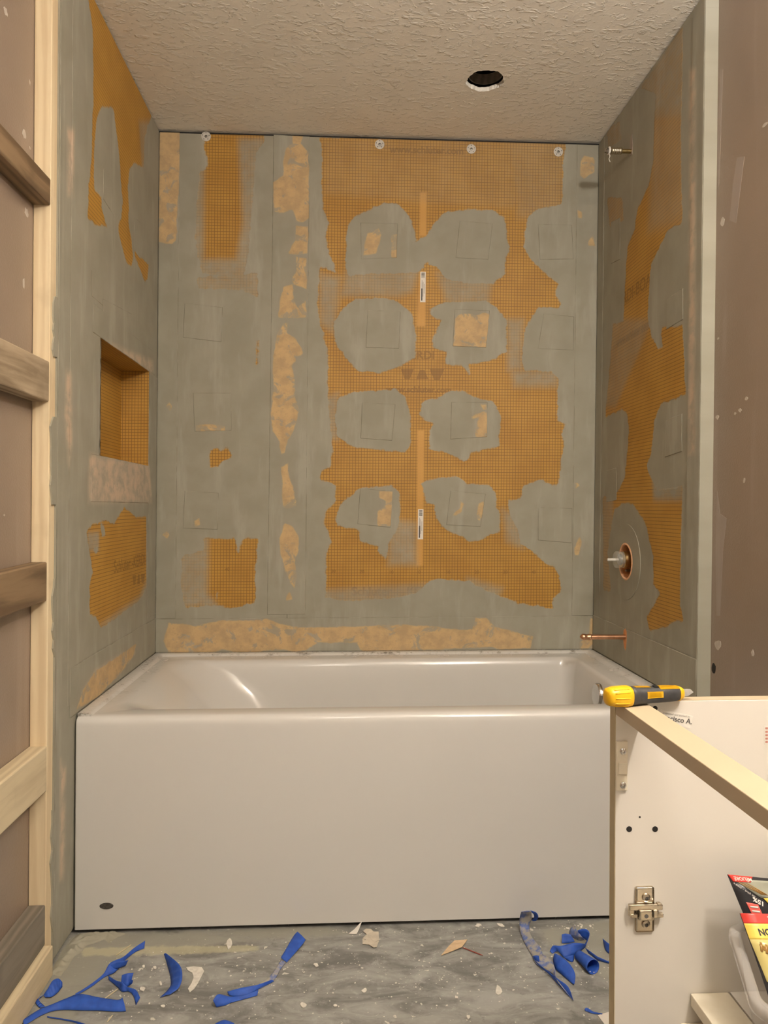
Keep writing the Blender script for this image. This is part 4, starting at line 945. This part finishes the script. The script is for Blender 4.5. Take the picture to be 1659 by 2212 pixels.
packet('screw_packet', 'black and red screw packet standing behind in the bin, upside down', P1, p1r, P1+(p1b-P1).normalized()*.16, 0, pk1)
P2 = on_y(1598, 1973, YP-.075); p2r = on_y(1598+300, 1980, YP-.075); p2r = P2+(p2r-P2).normalized()*.15; p2b = on_y(1672, 2190, YP-.135)
packet('screw_packet', 'yellow and black screw packet in front in the bin, upside down', P2, p2r, P2+(p2b-P2).normalized()*.165, 0, pk2)

# ---------------------------------------------------------------- blue tape on the floor
TG = 'pulled-off blue tape on the floor'
def ribbon(label, A, B, n=40, cross=4, bow=.0, flip=False, roll=None, name='painters_tape', group=TG):
    a = catmull([tuple(on_z(x, y, z)) for x, y, z in A], n); b = catmull([tuple(on_z(x, y, z)) for x, y, z in B], n)
    V, Fc = [], []
    for i in range(n):
        for j in range(cross+1):
            f = j/cross; p = a[i].lerp(b[i], f); w = (a[i]-b[i]).length
            p.z += bow*w*(1-(2*f-1)**2)+.0012*math.sin(i*1.1+f*3)*f*(1-f)*4; p.z = max(p.z, .0012); V.append(p)
    for i in range(n-1):
        for j in range(cross): k = i*(cross+1)+j; q = (k, k+1, k+cross+2, k+cross+1); Fc.append(q if not flip else q[::-1])
    me = mesh(name, V, Fc); return me
def tape(label, pieces, name='painters_tape'):
    V, Fc = [], []
    for pc in pieces:
        me = ribbon(label, **pc); b = len(V); V += [v.co.copy() for v in me.vertices]; Fc += [tuple(b+i for i in p.vertices) for p in me.polygons]; bpy.data.meshes.remove(me)
    o = link(name, mesh(name, V, Fc), [M_['tapeblue'], M_['tapeback']], None, True); tag(o, label, 'tape', TG)
    md = o.modifiers.new('thickness', 'SOLIDIFY'); md.thickness = .0006; md.offset = 0; md.material_offset = 1
    return o
def z5(*p): return [(x/3.95, 1980+y/3.95, z) for x, y, z in p]
def zr(*p): return [(1050+x/5.53, 1900+y/5.53, z) for x, y, z in p]
def z6(*p): return [(400+x/2.37, 1950+y/2.37, z) for x, y, z in p]
tape('long blue tape with a wide flat end, lying lowest at the left', [
  dict(A=z5((190, 885, .004), (330, 795, .006), (450, 745, .010), (560, 700, .012), (680, 660, .016), (850, 690, .014), (1000, 710, .012), (1045, 690, .016)), B=z5((205, 930, .002), (350, 845, .002), (455, 805, .002), (560, 795, .002), (700, 800, .002), (850, 802, .002), (980, 810, .002), (1075, 808, .002)), bow=.06)])
tape('crumpled blue tape reaching up towards the tub skirt at the left', [
  dict(A=z5((640, 660, .003), (760, 585, .006), (880, 490, .008), (940, 395, .020), (1050, 345, .012), (1140, 270, .010), (1238, 205, .012)), B=z5((650, 672, .002), (770, 605, .002), (895, 515, .002), (985, 470, .004), (1075, 365, .003), (1160, 300, .002), (1232, 270, .003))),
  dict(A=z5((940, 400, .020), (1000, 385, .022), (1095, 372, .018)), B=z5((920, 470, .006), (1000, 445, .006), (1070, 420, .006)), n=14),
  dict(A=z5((920, 500, .008), (990, 545, .010), (1040, 560, .016), (1090, 600, .010), (1160, 625, .008), (1195, 690, .006)), B=z5((930, 540, .002), (1000, 600, .002), (1040, 640, .002), (1100, 640, .002), (1140, 680, .002), (1160, 755, .002))),
  dict(A=z5((1040, 500, .026), (1080, 485, .030), (1140, 480, .028)), B=z5((1030, 600, .008), (1085, 595, .010), (1115, 570, .010)), n=12), dict(A=z5((1050, 560, .016), (1100, 530, .020), (1135, 545, .018)), B=z5((1060, 610, .004), (1100, 590, .006), (1125, 575, .010)), n=10)])
tape('small looped blue tape beside the bottom plate', [
  dict(A=z5((370, 670, .004), (410, 610, .016), (450, 545, .022), (500, 530, .018), (532, 560, .010)), B=z5((385, 690, .002), (440, 685, .003), (490, 650, .004), (515, 620, .003), (532, 600, .002))),
  dict(A=z5((375, 670, .006), (330, 700, .008), (345, 730, .004), (385, 765, .003)), B=z5((345, 690, .002), (305, 725, .002), (320, 760, .002), (345, 780, .002)))])
tape('crescent of blue tape standing alone left of centre', [
  dict(A=z5((1398, 320, .018), (1430, 420, .004), (1455, 520, .002), (1450, 600, .002), (1365, 690, .002)), B=z5((1420, 315, .022), (1530, 410, .024), (1555, 500, .022), (1530, 600, .012), (1450, 665, .004)), bow=.05, flip=True)])
tape('thin twisted shred of blue tape at the bottom left', [dict(A=z5((400, 850, .004), (520, 868, .004), (640, 890, .005), (760, 925, .006)), B=z5((405, 862, .0015), (520, 880, .0015), (640, 905, .0015), (745, 950, .0015)), n=20)])
tape('twisted blue tape with a pale middle, left of the paper scraps', [
  dict(A=z6((575, 148, .016), (555, 170, .012), (520, 230, .008), (490, 280, .006)), B=z6((617, 190, .010), (595, 220, .008), (560, 260, .004), (520, 305, .002)), n=16, flip=True),
  dict(A=z6((490, 292, .006), (460, 340, .005), (425, 385, .005), (380, 410, .008)), B=z6((515, 305, .002), (485, 345, .002), (455, 395, .002), (385, 440, .002)), n=16),
  dict(A=z6((440, 395, .008), (370, 420, .010), (290, 435, .012), (215, 455, .008)), B=z6((455, 402, .002), (380, 440, .002), (300, 480, .002), (225, 475, .002)), n=16, flip=True),
  dict(A=z6((375, 445, .010), (310, 470, .008), (230, 480, .006), (170, 468, .020), (143, 500, .016)), B=z6((370, 475, .002), (310, 492, .002), (240, 510, .002), (205, 525, .002), (160, 535, .002)), n=20, flip=True)])
tape('rounded end of blue tape at the bottom frame edge', [dict(A=z6((155, 618, .004), (200, 600, .012), (250, 616, .006)), B=z6((150, 650, .002), (200, 655, .002), (255, 650, .002)), n=12, bow=.1)])
tape('long curling blue tape leaning on the tub skirt', [
  dict(A=zr((555, 495, .018), (600, 490, .024), (625, 445, .040), (600, 395, .050), (545, 372, .055)), B=zr((545, 480, .016), (560, 470, .022), (575, 440, .034), (560, 405, .046), (520, 380, .054)), n=18, flip=True),
  dict(A=zr((420, 385, .055), (400, 470, .030), (405, 590, .008), (440, 710, .003), (500, 830, .002), (555, 920, .002)), B=zr((540, 375, .056), (545, 460, .032), (515, 560, .012), (545, 680, .010), (640, 800, .012), (680, 900, .014)), n=34),
  dict(A=zr((555, 920, .002), (600, 1010, .003), (690, 1060, .004), (790, 1130, .008), (870, 1240, .010), (1035, 1440, .002)), B=zr((680, 900, .014), (740, 920, .012), (800, 1000, .014), (825, 1080, .018), (820, 1150, .014), (840, 1190, .010)), n=30),
  dict(A=zr((555, 915, .010), (620, 1000, .008), (720, 1080, .010), (850, 1180, .012), (980, 1280, .014), (1040, 1440, .006)), B=zr((565, 945, .002), (650, 1050, .002), (740, 1120, .002), (860, 1250, .002), (960, 1360, .002), (1045, 1445, .002)), n=26),
  dict(A=zr((560, 915, .014), (600, 905, .016), (632, 912, .016)), B=zr((580, 950, .004), (620, 985, .004), (640, 975, .008)), n=8)])
tape('crumpled knot of blue tape beside the cabinet', [
  dict(A=zr((1040, 540, .030), (1000, 600, .024), (995, 660, .016), (1050, 700, .010), (1110, 730, .010)), B=zr((1060, 560, .034), (1090, 620, .032), (1120, 650, .028), (1150, 690, .024), (1180, 720, .016)), n=22),
  dict(A=zr((1090, 610, .036), (1150, 590, .040), (1210, 600, .036), (1235, 660, .028), (1190, 790, .010)), B=zr((1120, 680, .018), (1160, 700, .014), (1190, 720, .010), (1200, 740, .008), (1150, 800, .004)), n=22),
  dict(A=zr((905, 655, .016), (950, 645, .020), (1010, 655, .020)), B=zr((905, 760, .002), (980, 760, .003), (1060, 745, .006)), n=12),
  dict(A=zr((760, 860, .003), (800, 790, .016), (900, 790, .020), (1050, 755, .024), (1190, 770, .020)), B=zr((790, 885, .002), (860, 860, .006), (940, 930, .003), (1070, 890, .004), (1185, 810, .006)), n=26),
  dict(A=zr((820, 880, .012), (900, 920, .022), (1000, 1010, .020), (1065, 1130, .012), (1055, 1250, .003)), B=zr((800, 960, .003), (825, 1060, .003), (900, 1130, .002), (980, 1200, .002), (1045, 1255, .002)), n=24, bow=.12),
  dict(A=zr((930, 935, .010), (1000, 910, .012), (1050, 900, .012)), B=zr((960, 960, .002), (1030, 985, .002), (1050, 950, .002)), n=8)])
def tube_roll():
    p0, p1 = on_z(1105/5.53+1050, 1900+900/5.53, .0095), on_z(1280/5.53+1050, 1900+1045/5.53, .0152); d = p1-p0
    bm = bmesh.new(); a, u, v = frame(d); R = []
    for i in range(9):
        t = i/8; r = .0095+.0055*t; R.append([bm.verts.new(p0+d*t+(u*math.cos(g)+v*math.sin(g))*(r+.0009*k/23)) for k, g in enumerate([2*pi*1.08*k/23 for k in range(24)])])
    for i in range(8):
        for k in range(23): bm.faces.new((R[i][k], R[i][k+1], R[i+1][k+1], R[i+1][k]))
    tl = [on_z(1050+x/5.53, 1900+y/5.53, z) for x, y, z in ((1185, 815, .022), (1330, 920, .012), (1480, 985, .006), (1490, 1010, .002), (1330, 965, .002), (1220, 880, .010))]
    vs = [bm.verts.new(p) for p in tl]; bm.faces.new((vs[0], vs[1], vs[4], vs[5])); bm.faces.new((vs[1], vs[2], vs[3], vs[4]))
    o = bm_obj('painters_tape', bm, [M_['tapeblue'], M_['tapeback']], None, True); tag(o, 'blue tape rolled into an open tube against the cabinet', 'tape', TG)
    md = o.modifiers.new('thickness', 'SOLIDIFY'); md.thickness = .0006; md.offset = 0
tube_roll()
tape('pointed end of blue tape just behind the cabinet edge', [dict(A=zr((1392, 705, .016), (1440, 745, .020), (1500, 790, .020)), B=zr((1400, 750, .004), (1430, 850, .002), (1500, 900, .002)), n=12)])
tape('small dull purple tape shred at the bottom right', [dict(A=zr((1175, 1550, .004), (1205, 1530, .006), (1280, 1575, .005), (1390, 1600, .004)), B=zr((1180, 1565, .0015), (1230, 1585, .0015), (1290, 1605, .0015), (1380, 1612, .0015)), n=16)])

# ---------------------------------------------------------------- scraps
def chip(name, label, cat, pts, mat, z0=.0008, th=.0012, lift=None, group=None):
    w = [on_z(x, y, z0) for x, y in pts]; n = len(w)
    top = [p+Vector((0, 0, th+(lift[i] if lift else 0))) for i, p in enumerate(w)]; bot = [p+Vector((0, 0, (lift[i] if lift else 0))) for i, p in enumerate(w)]
    bm = bmesh.new(); t = [bm.verts.new(p) for p in top]; b = [bm.verts.new(p) for p in bot]; bm.faces.new(t); bm.faces.new(b[::-1])
    for k in range(n): bm.faces.new((t[k], b[k], b[(k+1) % n], t[(k+1) % n]))
    bmesh.ops.triangulate(bm, faces=[f for f in bm.faces if len(f.verts) > 4]); o = bm_obj(name, bm, mat); return tag(o, label, cat, group)
chip('wood_chip', 'triangular tan wood chip on the floor near the tub skirt', 'wood chip', z6((1310, 272, 0), (1350, 232, 0), (1380, 212, 0), (1445, 212, 0), (1420, 232, 0)) and [(400+x/2.37, 1950+y/2.37) for x, y in ((1310, 272), (1350, 232), (1380, 212), (1445, 212), (1418, 236))], M_['woodchip'], lift=[0, .004, .008, .010, .004])
def stick(name, label, a, b, r, mat, cat='stick', za=None, zb=None):
    p, q = on_z(a[0], a[1], za or r+.0005), on_z(b[0], b[1], zb or r+.0005); bm = bmesh.new(); add_tube(bm, [p.lerp(q, t/5) for t in range(6)], [r*.8, r, r, r, r, r*.5], 8); return tag(bm_obj(name, bm, mat), label, cat)
stick('splinter', 'dark red splinter pointing away from the tan wood chip', (1000, 2047), (1043, 2064), .0014, M_['red'])
stick('bamboo_stick', 'thin pale stick upper beside the crumpled left tape', (283, 2041), (250, 2064), .0013, M_['stick'])
stick('bamboo_stick', 'thin pale stick under the knot of the left tape', (255, 2136), (224, 2159), .0014, M_['stick'])
stick('bamboo_stick', 'thin pale stick at the bottom edge left', (243, 2193), (231, 2208), .0013, M_['stick'])
chip('paper_scrap', 'torn beige paper scrap at the foot of the tub skirt', 'paper', [(400+x/2.37, 1950+y/2.37) for x, y in ((910, 148), (925, 137), (950, 140), (965, 150), (990, 152), (993, 198), (968, 205), (980, 230), (965, 235), (940, 215), (908, 215), (925, 195), (908, 185), (930, 165))], M_['paperbeige'], lift=[.001*(k % 3) for k in range(14)])
chip('paper_scrap', 'curled white paper flake beside the beige scrap', 'paper', [(400+x/2.37, 1950+y/2.37) for x, y in ((838, 160), (865, 145), (905, 122), (890, 150), (878, 165), (858, 163))], M_['paper'], lift=[0, .003, .012, .006, .002, .001])
FL = 'white plaster flakes on the floor'
flakes = [(1077, 2140, 8, 10, 'white bow-shaped plaster flake in front of the tub, right of centre'), (655, 2173, 8, 5, 'white plaster flake nearest the middle of the bottom edge'), (787, 2140, 5, 4, 'white oval plaster flake on dark floor below the paper scraps'), (724, 2173, 4, 2.5, 'tiny cream plaster flake right of the middle bottom flake'),
  (683, 2085, 6, 4, 'white round plaster spot right of the twisted tape'), (986, 2155, 4, 2.5, 'small white flake left of the bow-shaped one'), (1012, 2198, 4, 5, 'narrow white flake at the bottom below the bow-shaped one'), (308, 2137, 5, 5, 'white square flake between the left tapes'), (352, 2174, 5, 2.5, 'thin white flake under the blue crescent'), (334, 2091, 4, 3, 'small white flake left of the blue crescent top'), (310, 2088, 3, 3, 'small white flake above the left tape knot'), (347, 2125, 3, 4, 'upright white flake left of the blue crescent'), (1033, 2000, 6, 3.5, 'white plaster chunk under the skirt right of centre'), (1082, 1999, 9, 3, 'white plaster crumbs against the skirt left of the curling tape'), (496, 2038, 6, 11, 'long white plaster smear near the skirt left of the twisted tape')]
for i, (x, y, rx, ry, lb) in enumerate(flakes):
    chip('plaster_flake', lb, 'flake', blob(x, y, rx, ry, 9, .3, random.uniform(-.4, .4), i+3), M_['crumb'], th=.0016, group=FL)
chip('paper_scrap', 'pale paper corner at the bottom right against the cabinet', 'paper', [(1291, 2194), (1318, 2186), (1320, 2212), (1318, 2230), (1300, 2206)], M_['paper'])
chip('plaster_smear', 'hooked white plaster smear right of the blue crescent', 'plaster', [(402,2090),(418,2088),(436,2090),(441,2098),(434,2112),(428,2124),(420,2136),(410,2144),(406,2136),(414,2124),(418,2112),(416,2102),(406,2097)], M_['crumb'], th=.0008)
# dust and crumbs nobody could count
def crumbs():
    bm = bmesh.new(); rg = random.Random(5)
    def one(p, r):
        m = Matrix.Translation((p.x, p.y, r*.4)) @ Matrix.Rotation(rg.uniform(0, 3), 4, 'Z') @ Matrix.Diagonal((r*rg.uniform(.7, 1.6), r, r*.5, 1)); bmesh.ops.create_icosphere(bm, subdivisions=1, radius=1, matrix=m)
    for k in range(420): one(on_z(rg.uniform(230, 1318), rg.triangular(2005, 2225, 2090), 0), rg.choice((.0006, .0008, .001, .0014, .002)))
    for k in range(45): x = rg.uniform(600, 1318); one(on_z(x, 2008-.0155*(x-600)+rg.uniform(2, 12), 0), rg.choice((.0008, .001, .0015, .0022)))
    for k in range(22): one(on_z(rg.gauss(1245, 25), rg.gauss(2003, 4), 0), rg.choice((.0015, .002, .003)))
    tag(bm_obj('plaster_crumbs', bm, M_['crumb']), 'scattered white plaster crumbs and dust on the floor', 'debris', kind='stuff')
crumbs()
# squeezed-out thinset at the left foot of the skirt
def bead():
    P = np.array([tuple(on_z(x, y, 0))[:2] for x, y in [(104, 2110), (122, 2080), (138, 2052), (156, 2030), (172, 2016), (200, 2012), (240, 2008), (276, 2006), (270, 2018), (252, 2024), (236, 2036), (226, 2028), (205, 2036), (186, 2042), (172, 2058), (158, 2066), (146, 2086), (130, 2108), (118, 2104)]])
    x0, y0 = P.min(0); x1, y1 = P.max(0); st = .003; us = np.arange(x0-st, x1+2*st, st); vs = np.arange(y0-st, y1+2*st, st)
    U, V = [a.ravel() for a in np.meshgrid(us, vs)]; d = sdf(P, U, V); rg = np.random.RandomState(3)
    h = np.clip(d*.55, 0, .008)*(.65+.5*np.sin(U*170+2*np.sin(V*120))*np.sin(V*190))+np.where(d > 0, rg.uniform(0, .0012, len(U)), 0)+.0003
    n = len(us); Fc = [(j*n+i, j*n+i+1, j*n+n+i+1, j*n+n+i) for j in range(len(vs)-1) for i in range(n-1) if d[[j*n+i, j*n+i+1, j*n+n+i+1, j*n+n+i]].max() > -.001]
    used = sorted({i for f in Fc for i in f}); mp = {k: i for i, k in enumerate(used)}
    o = link('thinset_bead', mesh('thinset_bead', [(U[k], min(V[k], -TUBD-.0006), h[k]) for k in used], [tuple(mp[i] for i in f) for f in Fc]), SURF, None, True)
    set_fields(o.data, 'left', U[used], V[used], True, over={'tan': -.06, 'pink': 0.})
    tag(o, 'lumpy grey thinset squeezed out at the left foot of the tub skirt', 'mortar')
bead()
